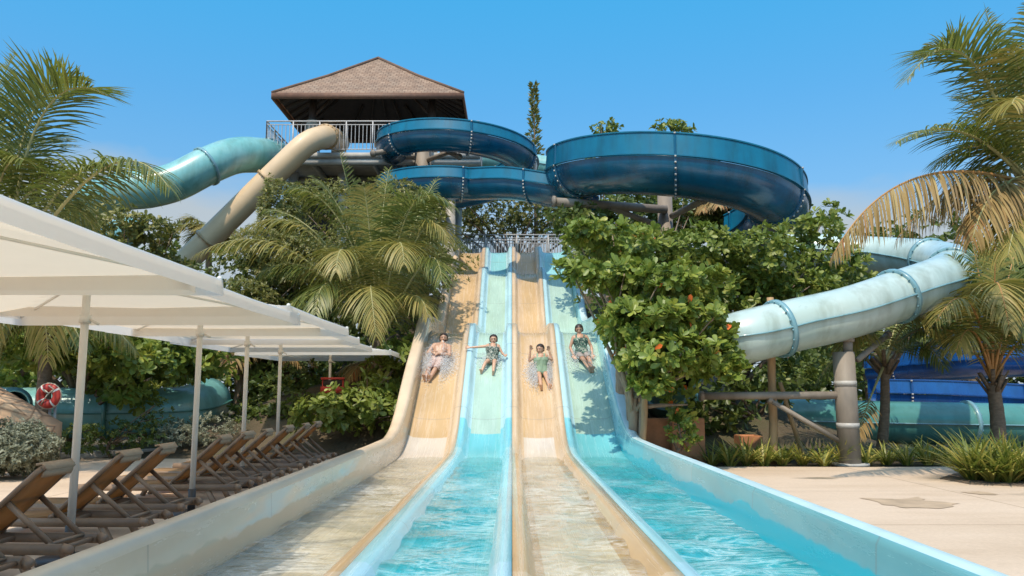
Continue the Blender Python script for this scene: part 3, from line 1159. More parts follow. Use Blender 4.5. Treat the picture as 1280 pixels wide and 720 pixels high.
# teal tube from tower
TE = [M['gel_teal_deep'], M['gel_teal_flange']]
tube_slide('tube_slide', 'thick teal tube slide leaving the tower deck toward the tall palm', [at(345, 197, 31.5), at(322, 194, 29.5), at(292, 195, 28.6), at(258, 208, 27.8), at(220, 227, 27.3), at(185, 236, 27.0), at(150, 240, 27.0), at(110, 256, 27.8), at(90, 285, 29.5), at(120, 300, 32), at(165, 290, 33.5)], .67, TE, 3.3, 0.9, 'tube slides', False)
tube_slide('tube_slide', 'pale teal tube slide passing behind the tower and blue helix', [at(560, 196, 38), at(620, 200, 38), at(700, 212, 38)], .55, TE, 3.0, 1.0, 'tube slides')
# teal tube on the right, curling down behind the leafy tree
TL = [M['gel_teal'], M['gel_teal_flange']]
rt = [at(960, 312, 23.0), at(1040, 316, 22.4), at(1110, 320, 21.6), at(1162, 325, 20.3), at(1192, 334, 18.6), at(1176, 350, 17.0), at(1130, 367, 16.3), at(1060, 391, 15.8), at(990, 407, 15.6), at(928, 422, 15.4), at(893, 432, 15.8), at(866, 442, 16.8)]
tube_slide('tube_slide', 'pale teal tube slide carried high on the grey post', rt, .515, TL, 2.75, 1.75, 'tube slides')
rt = [at(850, 455, 16.4), at(832, 480, 17.6), at(842, 505, 19.2), at(885, 518, 20.2), at(960, 524, 20.6), at(1100, 528, 20.7), at(1280, 531, 20.8), at(1480, 535, 21)]
TG = [M['gel_teal_shaded'], M['gel_teal_flange']]  # low run of the pale teal slide, split off with shade in its colour
tube_slide('tube_slide', 'shade-darkened ground-level run of the pale teal tube slide behind the grey post and young palms', rt, .54, TG, 3.4, 1.0, 'tube slides')
# lower left tube
tube_slide('tube_slide', 'ground-level teal tube slide lying behind the lounger patio', [at(-120, 514, 18.5), at(60, 516, 18.8), at(160, 516, 19.2), at(230, 512, 19.8), at(262, 500, 21)], .58, [M['gel_teal_deep'], M['gel_teal_shaded']], 3.1, 1.2, 'tube slides')
# short tube mouth
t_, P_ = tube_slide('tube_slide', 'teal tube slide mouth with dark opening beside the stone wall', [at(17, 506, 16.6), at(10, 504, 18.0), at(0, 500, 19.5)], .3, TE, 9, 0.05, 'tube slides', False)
# royal blue flumes behind the palms
RB = [M['gel_royal'], M['gel_royal'], M['gel_royal']]
flume('flume_slide', 'bright royal blue flume crossing behind the young palms', [at(1090, 462, 30), at(1160, 456, 28.5), at(1230, 450, 27), at(1330, 445, 26)], .62, .55, RB, 3, 1, 'royal blue flume slides')
flume('flume_slide', 'lower royal blue flume with straight sides above the ground tube', [at(1090, 492, 25), at(1180, 494, 24.6), at(1290, 500, 24.2), at(1400, 505, 24)], .55, .4, RB, 3, 1, 'royal blue flume slides')
flume('flume_slide', 'high royal blue flume glimpsed behind the pale teal bend', [at(1230, 415, 29), at(1270, 405, 27.5), at(1340, 400, 26)], .5, .4, RB, 3, 1, 'royal blue flume slides')


# supports
def support(name, label, base, top, r, arms=(), mat=None, group='slide support posts'):
    mat = mat or M['galv']
    t = thing(name, label, 'support post', (base[0], base[1], base[2]), group)
    base, top = Vector(base), Vector(top)
    q = MB()
    q.tube([base, base + (top - base) * .999], r, 20)
    q.build('column', mat, t, True)
    for f in (.35, .72):
        q = MB()
        p = base.lerp(top, f)
        q.tube([p - Vector((0, 0, .05)), p + Vector((0, 0, .05))], r * 1.04, 20)
        q.build('collar', M['steel'], t, True)
    q = MB()
    q.tube([base, base + Vector((0, 0, .05))], r * 1.7, 16)
    q.build('base_plate', M['steel'], t)
    for a, b, rr in arms:
        q = MB()
        q.tube([a, b], rr, 12)
        q.tube([Vector(b) - (Vector(b) - Vector(a)).normalized() * .05, Vector(b) + (Vector(b) - Vector(a)).normalized() * .03], rr * 1.35, 12)
        q.build('arm', mat, t, True)
    return t


pb = at(1063, 583, 15.75)
support('support_post', 'thick grey post carrying the pale teal tube slide', (pb.x, pb.y, 0), (pb.x - .02, pb.y, at(1060, 440, 15.75).z), .205,
        [(at(1045, 494, 15.75), at(876, 495, 15.75), .075), (at(1050, 552, 15.75), at(962, 500, 15.75), .05), (at(1060, 442, 15.75), at(1060, 424, 15.75), .09), (at(1072, 450, 15.8), at(1110, 418, 16.6), .06)])
pb = at(833, 330, 25.6)
support('support_post', 'grey steel post under the big blue flume loop', (pb.x, 25.6, 0), (pb.x, 25.6, at(833, 236, 25.6).z), .24,
        [(at(833, 262, 25.3), at(692, 252, 24.6), .14), (at(840, 270, 25.3), at(880, 250, 23.0), .1), (at(830, 285, 25.6), at(760, 258, 24.9), .09)])
pb = at(529, 180, 29.8)
support('support_post', 'grey steel post inside the coiled blue flume', (pb.x, 29.8, 0), (pb.x, 29.8, at(529, 170, 29.8).z), .32,
        [(at(535, 178, 29.6), at(574, 196, 27.8), .09), (at(535, 200, 29.6), at(572, 186, 27.9), .09), (at(522, 182, 29.6), at(466, 192, 28.2), .1)])

# ------------------------------------------------------------------ umbrellas
def canvas_mat(name, fac, tcol):
    m, nt, b = nodes(name)
    n = noise(nt, 3, 4, 0.6)
    r = ramp(nt, [(0.3, (0.78, 0.74, 0.68)), (0.7, (0.84, 0.8, 0.74))])
    nt.links.new(n.outputs['Fac'], r.inputs['Fac'])
    nt.links.new(r.outputs['Color'], b.inputs['Base Color'])
    b.inputs['Roughness'].default_value = 0.85
    b.inputs['Specular IOR Level'].default_value = 0.2
    t = nt.nodes.new('ShaderNodeBsdfTranslucent')
    t.inputs['Color'].default_value = (*tcol, 1)
    mx = nt.nodes.new('ShaderNodeMixShader')
    mx.inputs[0].default_value = fac
    nt.links.new(b.outputs[0], mx.inputs[1])
    nt.links.new(t.outputs[0], mx.inputs[2])
    nt.links.new(mx.outputs[0], nt.nodes['Material Output'].inputs['Surface'])
    w = noise(nt, 120, 2, 0.5)
    bump(nt, b, w.outputs['Fac'], 0.15, 0.003)
    return m


M['canvas'] = canvas_mat('canvas', 0.46, (0.8, 0.66, 0.49))
M['valance'] = canvas_mat('valance', 0.62, (0.95, 0.93, 0.9))
ORD = ['first', 'second', 'third', 'fourth', 'fifth', 'sixth', 'seventh', 'eighth', 'ninth', 'tenth', 'eleventh', 'twelfth', 'thirteenth', 'fourteenth']


def umbrella(x, y, ze, h, label, rise=.27, val=.1):
    t = thing('umbrella', label, 'umbrella', (x, y, .02), 'square white umbrellas over the loungers')
    bm = bmesh.new()
    K = 10
    grid = {}
    for i in range(-K, K + 1):
        for j in range(-K, K + 1):
            u, v = i / K, j / K
            m = max(abs(u), abs(v))
            mn = min(abs(u), abs(v))
            # flat panels between the ribs, sagging a little along mid-panel, edge bowed inward
            z = ze + rise * (1 - m) - .025 * math.sin(math.pi * min(1, m)) * (1 - mn / max(m, 1e-6))
            k = 1 - .02 * (m ** 3) * (1 - mn / max(m, 1e-6))
            grid[i, j] = bm.verts.new((x + u * h * k, y + v * h * k, z))
    for i in range(-K, K):
        for j in range(-K, K):
            bm.faces.new((grid[i, j], grid[i + 1, j], grid[i + 1, j + 1], grid[i, j + 1]))
    me = bpy.data.meshes.new('canopy')
    bm.to_mesh(me)
    bm.free()
    can = link('canopy', me, M['canvas'], t)
    q = MB()
    ring_ = [(i, -K) for i in range(-K, K)] + [(K, j) for j in range(-K, K)] + [(i, K) for i in range(K, -K, -1)] + [(-K, j) for j in range(K, -K, -1)]
    pts = []
    for i, j in ring_:
        u, v = i / K, j / K
        mn = min(abs(u), abs(v))
        k = 1 - .02 * (1 - mn / max(abs(u), abs(v)))
        zz = ze
        pts.append((x + u * h * k * 1.003, y + v * h * k * 1.003, zz, val))
    n = len(pts)
    V = [(a, b, c + .008) for a, b, c, d in pts] + [(a * 1.0 + (a - x) * .004, b + (b - y) * .004, c - d) for a, b, c, d in pts]
    q.add(V, [(k, (k + 1) % n, n + (k + 1) % n, n + k) for k in range(n)])
    q.build('valance', M['valance'], can)
    q = MB()
    q.tube([(x, y, .02), (x, y, ze + rise - .03)], .032, 12)
    q.build('pole', M['canvas_pole'], t, True)
    q = MB()
    q.tube([(x, y, ze + rise - .11), (x, y, ze + rise - .05)], .07, 12)
    q.build('hub', M['canvas_pole'], t)
    q = MB()
    q.tube([(x, y, ze - .2), (x, y, ze - .13)], .048, 12)
    q.bar((x + .04, y, ze - .17), (x + .12, y, ze - .21), .02, .02)
    q.build('clamp', M['canvas_pole'], t)
    for i, j in ((1, 1), (1, -1), (-1, 1), (-1, -1)):
        q = MB()
        q.bar((x, y, ze + rise - .075), (x + i * h * .985, y + j * h * .985, ze - .02), .014, .018)
        q.ball((x + i * h * .99, y + j * h * .99, ze + .012), .022, 8)
        q.build('rib', M['canvas_pole'], t)
    q = MB()
    q.ball((x, y, ze + rise + .03), .045, 8)
    q.build('finial', M['canvas_pole'], t)
    q = MB()
    q.tube([(x, y, .02), (x, y, .07)], .24, 20)
    q.tube([(x, y, .07), (x, y, .32)], .042, 12)
    q.build('base', M['dark_metal'], t)
    return t


UM = [(-3.42, 4.05, 2.17, 1.42), (-3.63, 6.78, 2.19, 1.44), (-3.63, 9.3, 2.25, 1.43), (-4.0, 12.1, 2.3, 1.42), (-4.33, 15.0, 2.32, 1.45), (-4.3, 19.0, 2.3, 1.68)]
ul = ['largest white umbrella canopy, over the loungers at the start of the row',
      'square white umbrella whose pole stands beside the second lounger, tallest pole seen',
      'square white umbrella third along the row beside the beige slide wall',
      'square white umbrella fourth along the row beside the beige slide wall',
      'square white umbrella fifth along the row, just before the last one',
      'square white umbrella at the far end of the row, touching the slide foot']
for (x, y, ze, h), l in zip(UM, ul):
    umbrella(x, y, ze, h, l)


# ------------------------------------------------------------------ loungers
def fabric_mat():  # woven sling, lets some sun through
    m, nt, b = nodes('lounger_fabric')
    n = noise(nt, 5, 4, 0.6)
    r = ramp(nt, [(0.3, (0.36, 0.24, 0.12)), (0.7, (0.5, 0.35, 0.2))])
    nt.links.new(n.outputs['Fac'], r.inputs['Fac'])
    nt.links.new(r.outputs['Color'], b.inputs['Base Color'])
    b.inputs['Roughness'].default_value = 0.8
    t = nt.nodes.new('ShaderNodeBsdfTranslucent')
    t.inputs['Color'].default_value = (0.6, 0.33, 0.1, 1)
    mx = nt.nodes.new('ShaderNodeMixShader')
    mx.inputs[0].default_value = 0.5
    nt.links.new(b.outputs[0], mx.inputs[1])
    nt.links.new(t.outputs[0], mx.inputs[2])
    nt.links.new(mx.outputs[0], nt.nodes['Material Output'].inputs['Surface'])
    return m


M['fabric'] = fabric_mat()
M['flap'] = plain('flap', (0.42, 0.31, 0.21), .8, .15, 8)
M['lounge_frame'] = plain('lounge_frame', (0.26, 0.175, 0.115), 0.5, 0.25, 5)


def slab(path, hw, th, n=1):
    """bent strip: path [(x,z)], half width hw in y, thickness th"""
    q = MB()
    V = []
    for k, (x, z) in enumerate(path):
        a = path[max(0, k - 1)]
        b = path[min(len(path) - 1, k + 1)]
        L = math.hypot(b[0] - a[0], b[1] - a[1])
        nx, nz = -(b[1] - a[1]) / L, (b[0] - a[0]) / L
        if nz < 0:
            nx, nz = -nx, -nz
        for yy in (-hw, hw):
            V.append((x + nx * th / 2, yy, z + nz * th / 2))
            V.append((x - nx * th / 2, yy, z - nz * th / 2))
    F = []
    for k in range(len(path) - 1):
        a, b = k * 4, (k + 1) * 4
        F += [(a, a + 2, b + 2, b), (a + 1, b + 1, b + 3, a + 3), (a, b, b + 1, a + 1), (a + 2, a + 3, b + 3, b + 2)]
    F += [(0, 1, 3, 2), (len(V) - 4, len(V) - 2, len(V) - 1, len(V) - 3)]
    q.add(V, F)
    return q


def make_lounger():
    t = thing('sun_lounger', 'x', 'sun lounger', (0, 0, 0), 'brown sun loungers in a row under the umbrellas')
    H = .29
    q = MB()
    for sgn in (-1, 1):
        q.bar((0.02, .25 * sgn, H - .01), (-2.0, .25 * sgn, H - .01), .04, .075)
        q.tube([(.0, .25 * sgn, H + .005), (.045, .24 * sgn, H - .01), (.03, .2 * sgn, H - .02)], .036, 8)
    for x in (-.05, -.7, -1.35, -1.97):
        q.tube([(x, -.24, H - .015), (x, .24, H - .015)], .02, 6)
    q.build('frame', M['lounge_frame'], t, True)
    for x in (-.35, -1.65):
        for sgn in (-1, 1):
            q = MB()
            q.bar((x, .24 * sgn, H - .02), (x + (.16 if x > -1 else -.16), .255 * sgn, .0), .045, .055)
            q.build('leg', M['lounge_frame'], t)
    # seat sling
    slab([(-.78, H + .035), (-1.3, H + .02), (-1.85, H + .03), (-1.98, H + .0)], .235, .012).build('seat', M['fabric'], t)
    # raised backrest: frame with curved headrest, sling and slats
    A, B = Vector((-.8, 0, H + .04)), Vector((-.24, 0, .86))
    d = (B - A).normalized()
    nrm = Vector((-d.z, 0, d.x))
    q = MB()
    for sgn in (-1, 1):
        q.tube([A + Vector((0, .215 * sgn, 0)), B + Vector((0, .215 * sgn, 0)) - d * .05, B + Vector((0, .2 * sgn, 0)) + d * .01], .022, 8)
    q.tube([B + Vector((0, -.2, 0)) + d * .01, B + Vector((0, .2, 0)) + d * .01], .022, 8)
    q.tube([A + Vector((0, -.265, 0)), A + Vector((0, .265, 0))], .02, 6)
    bk = q.build('backrest', M['lounge_frame'], t, True)
    P0, P1 = A + d * .02, B - d * .02
    pth = [(P0.lerp(P1, k / 6) - nrm * .018 * math.sin(math.pi * k / 6)) for k in range(7)]
    slab([(p.x, p.z) for p in pth], .195, .01).build('sling', M['fabric'], bk)
    # folded head pillow hanging behind the top edge
    q = slab([(B.x - .05, B.z + .035), (B.x + .0, B.z + .045), (B.x + .035, B.z + .0), (B.x + .015, B.z - .03), (B.x - .0, B.z - .06)], .185, .02)
    q.build('head_flap', M['flap'], bk)
    # support frame
    for sgn in (-1, 1):
        q = MB()
        p = A.lerp(B, .55) + Vector((0, .2 * sgn, 0))
        q.bar(p, (-.12, .2 * sgn, H + .02), .022, .04)
        q.build('strut', M['lounge_frame'], t)
    q = MB()
    q.tube([(-.12, -.22, H + .02), (-.12, .22, H + .02)], .016, 6)
    q.build('crossbar', M['lounge_frame'], t)
    q = MB()
    q.tube([A.lerp(B, .55) + Vector((0, -.22, 0)), A.lerp(B, .55) + Vector((0, .22, 0))], .016, 6)
    q.build('crossbar', M['lounge_frame'], t)
    return t


def copy_tree(o, parent=None):
    c = o.copy()
    col.objects.link(c)
    if parent is not None:
        c.parent = parent
    for ch in list(o.children):
        copy_tree(ch, c)
    return c


LY = [5.25, 6.15, 7.35, 8.25, 9.9, 10.75, 11.55, 12.7, 13.6, 14.4]
proto = make_lounger()
protos = [copy_tree(proto) for _ in LY[1:]]
for k, y in enumerate(LY):
    o = proto if k == 0 else protos[k - 1]
    o.scale = (.97, .94, .96)
    o.location = (-3.22 + random.uniform(-.05, .05), y, .022)
    o.rotation_euler = (0, 0, R(random.uniform(-4, 4)))
    o['label'] = ('brown sun lounger with raised back, %s along the umbrella row' % ORD[k]) if k < 9 else 'brown sun lounger with raised back, last at the far end of the row'

# ------------------------------------------------------------------ foliage tools
OBO = np.array([(0, 0, 0), (-.10, .22, .03), (-.22, .58, .06), (-.2, .85, .05), (0, 1.0, 0), (.2, .85, .05), (.22, .58, .06), (.10, .22, .03), (0, .6, -.015)], dtype=np.float64)
OBO_F = [(0, 8, 2, 1), (8, 4, 3, 2), (0, 7, 6, 8), (8, 6, 5, 4)]
SML = np.array([(0, 0, 0), (-.2, .45, .04), (0, 1, -.03), (.2, .45, .04)], dtype=np.float64)
SML_F = [(0, 2, 1), (0, 3, 2)]


def leaf_mesh(name, base, D, Nn, size, var, tmpl=OBO, faces=OBO_F):
    """base, direction, normal: (n,3) arrays; size (n,)"""
    D = D / np.linalg.norm(D, axis=1, keepdims=True)
    X = np.cross(D, Nn)
    X /= np.linalg.norm(X, axis=1, keepdims=True) + 1e-9
    Z = np.cross(X, D)
    n = len(base)
    V = base[:, None, :] + size[:, None, None] * (tmpl[None, :, 0:1] * X[:, None, :] + tmpl[None, :, 1:2] * D[:, None, :] + tmpl[None, :, 2:3] * Z[:, None, :])
    K = len(tmpl)
    off = (np.arange(n) * K)[:, None]
    tot = [len(f) for f in faces]
    fl = np.array([i for f in faces for i in f])
    loops = (off + fl[None, :]).reshape(-1)
    totals = np.tile(tot, n)
    return V.reshape(-1, 3), loops, totals, np.repeat(var, K)


def unit(n, r=rng):
    v = r.normal(size=(n, 3))
    return v / np.linalg.norm(v, axis=1, keepdims=True)


def clusters(blobs, r=rng, lump=.3):
    """cluster centres and outward axes from blobs (c, radii, n)"""
    C, A = [], []
    for c, rad, n in blobs:
        d = unit(n, r)
        ph = r.uniform(0, 6.3, (5, 1))
        kk = r.normal(size=(5, 3)) * 2.6
        s = np.sin(d @ kk.T + ph.T).mean(axis=1) * 2
        rr = r.uniform(0.25, 1, n) ** 0.45 * (1 + lump * s)
        p = np.array(c)[None] + d * np.array(rad)[None] * rr[:, None]
        ax = d * .8 + np.array([0, 0, .55])[None] + r.normal(size=(n, 3)) * .35
        C.append(p)
        A.append(ax / np.linalg.norm(ax, axis=1, keepdims=True))
    return np.concatenate(C), np.concatenate(A)


def whorls(C, A, per, size, spread=(35, 85), r=rng, jit=.25):
    n = len(C)
    ref = np.where(np.abs(A[:, 2:3]) < .9, np.array([[0, 0, 1.0]]), np.array([[1.0, 0, 0]]))
    U = np.cross(A, ref)
    U /= np.linalg.norm(U, axis=1, keepdims=True)
    W = np.cross(A, U)
    cv = r.uniform(0, 1, n)
    Bs, Ds, Ns, S, Vv = [], [], [], [], []
    for k in range(per):
        az = 2 * np.pi * (k * .382 * 1.0) + r.uniform(0, .6, n) + cv * 6
        t = np.radians(r.uniform(*spread, n))
        rad = U * np.cos(az)[:, None] + W * np.sin(az)[:, None]
        d = A * np.cos(t)[:, None] + rad * np.sin(t)[:, None]
        nn = A * np.sin(t)[:, None] - rad * np.cos(t)[:, None] + r.normal(size=(n, 3)) * jit
        d = d + r.normal(size=(n, 3)) * .1
        d[:, 2] -= .12
        Bs.append(C - A * (r.uniform(0, .35, n) * size)[:, None])
        Ds.append(d)
        Ns.append(nn)
        S.append(size * r.uniform(.42, 1.25, n))
        Vv.append(np.where(r.uniform(0, 1, n) < .006, 1.0, np.clip(cv * .55 + r.uniform(0, .43, n), 0, .97)))
    return np.concatenate(Bs), np.concatenate(Ds), np.concatenate(Ns), np.concatenate(S), np.concatenate(Vv)


def tree(name, label, cat, group, base, blobs, leaf, size, per=7, tmpl='broad', trunk_r=.1, bark='bark', nbr=10, spread=(35, 85), trunks=None, seed=0, bend=.3):
    r = np.random.default_rng(seed + 1000)
    rd = random.Random(seed)
    b = Vector((base[0], base[1], ground_z(base[0], base[1]) if base[2] is None else base[2]))
    t = thing(name, label, cat, tuple(b), group)
    cc = sum((Vector(c) for c, _, _ in blobs), Vector()) / len(blobs)
    q = MB()
    fork = b.lerp(cc, .55) + Vector((rd.uniform(-bend, bend), rd.uniform(-bend, bend), 0))
    q.tube(spline([b - Vector((0, 0, .1)), b.lerp(fork, .5) + Vector((rd.uniform(-bend, bend), rd.uniform(-bend, bend), 0)) * .5, fork], .3), trunk_r, 8)
    for k in range(nbr):
        c, rad, n = blobs[k % len(blobs)]
        e = Vector(c) + Vector((rd.uniform(-.7, .7) * rad[0], rd.uniform(-.7, .7) * rad[1], rd.uniform(-.5, .6) * rad[2]))
        st = b.lerp(fork, rd.uniform(.6, 1))
        mid = st.lerp(e, .5) + Vector((rd.uniform(-.2, .2), rd.uniform(-.2, .2), rd.uniform(0, .25)))
        P = spline([st, mid, e], .35)
        q.tube(P, [max(.012, trunk_r * .55 * (1 - i / len(P))) for i in range(len(P))], 6)
    q.build('trunk', M[bark], t, True)
    for tr in (trunks or []):
        q = MB()
        P = spline(tr, .3)
        q.tube(P, [trunk_r * .8 * (1 - .4 * i / len(P)) for i in range(len(P))], 8)
        q.build('trunk', M[bark], t, True)
    C, A = clusters(blobs, r)
    B_, D_, N_, S_, V_ = whorls(C, A, per, size, spread, r)
    tm, fc = (OBO, OBO_F) if tmpl == 'broad' else (SML, SML_F)
    V, L, T, vr = leaf_mesh('crown', B_, D_, N_, S_, V_, tm, fc)
    me = arr_mesh('crown', V, L, T, vr)
    link('crown', me, M[leaf], t)
    return t


def blob(px, py, Y, rx, ry, rd_, n):
    c = at(px, py, Y)
    return (tuple(c), (rx * Y / 1000, rd_, ry * Y / 1000), n)


# ------------------------------------------------------------------ palms
def frond_mesh(P0, P1, P2, length_l=.55, n=46, droop=.5, seed=0, width=.04, thin=1.0, curl=0.0, start=.14, vee=.35):
    """feather frond along a quadratic curve: rachis plus drooping leaflets"""
    r = random.Random(seed)
    P0, P1, P2 = Vector(P0), Vector(P1), Vector(P2)
    K = 26

    def cur(t):
        return P0 * (1 - t) ** 2 + P1 * 2 * t * (1 - t) + P2 * t * t

    pts = [cur(k / K) for k in range(K + 1)]
    q = MB()
    q.slot = 1
    q.tube(pts, [max(.006, .034 * (1 - .85 * k / K)) for k in range(K + 1)], 6)
    q.slot = 0
    for i in range(n):
        t = start + (1 - start) * (i + r.uniform(-.3, .3)) / (n - 1)
        t = min(.995, max(start, t))
        p = cur(t)
        tg = (cur(min(1, t + .01)) - cur(max(0, t - .01))).normalized()
        up = Vector((0, 0, 1))
        sd = tg.cross(up)
        if sd.length < .05:
            sd = Vector((1, 0, 0))
        sd.normalize()
        nm = sd.cross(tg).normalized()
        f = (t - start) / (1 - start)
        Ln = length_l * (0.45 + .75 * math.sin(math.pi * min(1, (f * .8 + .18))) ** .8) * (1 - .45 * f ** 3)
        for sgn in (-1, 1):
            if r.random() > thin:
                continue
            fw = .35 + .75 * f + r.uniform(-.12, .12)
            d = (sd * sgn + tg * fw + nm * (vee + r.uniform(-.15, .15))).normalized()
            L = Ln * r.uniform(.8, 1.1)
            dr = droop * r.uniform(.7, 1.35)
            pv = p
            w = width * (.8 + .4 * math.sin(math.pi * f))
            q.cur = min(1, max(0, .35 + .3 * f + r.uniform(-.35, .35)))
            V = []
            segs = 4
            for k in range(segs + 1):
                u = k / segs
                wd = w * (0.55 + .9 * u) * (1 - u) ** .7 if k < segs else 0
                if k == 0:
                    wd = w * .4
                side = d.cross(nm)
                if side.length < .05:
                    side = tg
                side = side.normalized()
                if k < segs:
                    V += [pv - side * wd / 2, pv + side * wd / 2]
                else:
                    V += [pv]
                d = (d + Vector((0, 0, -1)) * dr / segs * 1.3 + tg * curl / segs).normalized()
                pv = pv + d * (L / segs)
            F = [(2 * k, 2 * k + 1, 2 * k + 3, 2 * k + 2) for k in range(segs - 1)] + [(2 * segs - 2, 2 * segs - 1, 2 * segs)]
            q.add(V, F)
    return q


def palm(name, label, group, base, crown, fronds, trunk_r=.13, mat='palm_green', rmat='rachis', seed=0, bark='bark_pale', boots=True):
    """fronds: list of dicts tip, ctrl, and options"""
    b, c = Vector(base), Vector(crown)
    t = thing(name, label, 'palm tree', tuple(b), group)
    q = MB()
    P = spline([b - Vector((0, 0, .1)), b.lerp(c, .5) + Vector((.05, 0, 0)), c], .12)
    q.tube(P, [trunk_r * (1.15 - .35 * i / len(P)) * (1 + .05 * (i % 2)) for i in range(len(P))], 12)
    if boots:
        rd = random.Random(seed)
        for k in range(9):
            a = k * 2.4
            p = c - Vector((0, 0, .28 - .03 * k))
            q.bar(p + Vector((math.cos(a), math.sin(a), 0)) * trunk_r * .6, p + Vector((math.cos(a) * .3, math.sin(a) * .3, .28 + .1 * rd.random())), .08, .04)
    q.build('trunk', M[bark], t, True)
    for k, f in enumerate(fronds):
        o = dict(f)
        tip, ctrl = o.pop('tip'), o.pop('ctrl')
        m = o.pop('mat', mat)
        rm = o.pop('rmat', rmat)
        lb = o.pop('label', None)
        st = o.pop('base', c)
        o['n'] = int(o.get('n', 46) * 1.35)
        o['length_l'] = o.get('length_l', .55) * 1.5
        o['width'] = o.get('width', .04) * 1.0
        q = frond_mesh(st, ctrl, tip, seed=seed * 100 + k, **o)
        ob = q.build('frond', [M[m], M[rm]], t)
        if lb:
            ob['label'] = lb
    return t


def ring_fronds(c, cnt, L, seed, up=(.1, .9), **kw):
    """evenly spread arching fronds"""
    r = random.Random(seed)
    out = []
    c = Vector(c)
    for k in range(cnt):
        a = 2 * math.pi * k / cnt + r.uniform(-.25, .25)
        e = r.uniform(*up)
        l = L * r.uniform(.85, 1.1)
        h = Vector((math.cos(a), math.sin(a), 0))
        ctrl = c + h * l * .5 * (1 - .45 * e) + Vector((0, 0, l * (.25 + .6 * e)))
        tip = c + h * l * (1 - .35 * e) + Vector((0, 0, l * (-.35 + .85 * e)))
        out.append(dict(tip=tip, ctrl=ctrl, **kw))
    return out


G_P = 'coconut palms around the slides'
# palm A - tall one by the first umbrellas
c = at(-18, 318, 12.6)
F = [dict(tip=at(130, 118, 12.2), ctrl=at(42, 70, 12.4), length_l=.72, n=60, droop=.35, base=at(12, 300, 12.6)),
     dict(tip=at(212, 236, 11.6), ctrl=at(150, 140, 12.0), length_l=.6, n=56, droop=.9, base=at(40, 310, 12.5)),
     dict(tip=at(18, 70, 13.4), ctrl=at(-40, 160, 13), length_l=.6, n=50, droop=.35),
     dict(tip=at(-60, 60, 12), ctrl=at(-50, 180, 12.4), length_l=.6, n=46, droop=.4),
     dict(tip=at(70, 172, 14.2), ctrl=at(20, 180, 13.5), length_l=.6, n=46, droop=.6),
     dict(tip=at(120, 290, 14.6), ctrl=at(60, 190, 13.8), length_l=.55, n=46, droop=.8),
     dict(tip=at(-150, 200, 12), ctrl=at(-80, 180, 12.4), length_l=.6, n=40, droop=.6),
     dict(tip=at(-90, 300, 14), ctrl=at(-60, 210, 13.4), length_l=.6, n=40, droop=.6),
     dict(tip=at(60, 452, 13.8), ctrl=at(60, 330, 13.0), length_l=.6, n=40, droop=1.0, mat='palm_yellow'),
     dict(tip=at(-30, 440, 13.4), ctrl=at(-30, 330, 13.0), length_l=.6, n=36, droop=1.0, mat='palm_yellow')]
F += [dict(tip=at(96, 95, 12.8), ctrl=at(24, 100, 12.7), length_l=.66, n=60, droop=.4, base=at(8, 300, 12.6)), dict(tip=at(50, 110, 13.6), ctrl=at(5, 150, 13.2), length_l=.6, n=50, droop=.6), dict(tip=at(100, 215, 13.0), ctrl=at(45, 205, 12.8), length_l=.6, n=50, droop=.8), dict(tip=at(160, 215, 12.2), ctrl=at(95, 175, 12.4), length_l=.5, n=50, droop=.9, base=at(30, 310, 12.5)), dict(tip=at(30, 200, 12.0), ctrl=at(0, 180, 12.3), length_l=.6, n=46, droop=.8)]
palm('palm_tree', 'tall palm with upswept green fronds rising behind the largest umbrella', G_P, (c.x, c.y, 0), c, F, .16, seed=1)
# palm A2 - lower palm behind umbrellas with hanging fronds
c = at(58, 408, 16.6)
F = ring_fronds(c, 9, 2.0, 5, (0, .45), length_l=.5, n=38, droop=.9)
F += [dict(tip=at(170, 440, 16.2), ctrl=at(120, 372, 16.4), length_l=.5, n=40, droop=1.1, mat='palm_yellow'), dict(tip=at(-10, 450, 16), ctrl=at(20, 380, 16.4), length_l=.5, n=40, droop=1.1, mat='palm_yellow')]
palm('palm_tree', 'low palm with hanging fronds behind the life ring', G_P, (c.x, c.y, 0), c, F, .14, seed=2, bark='bark')
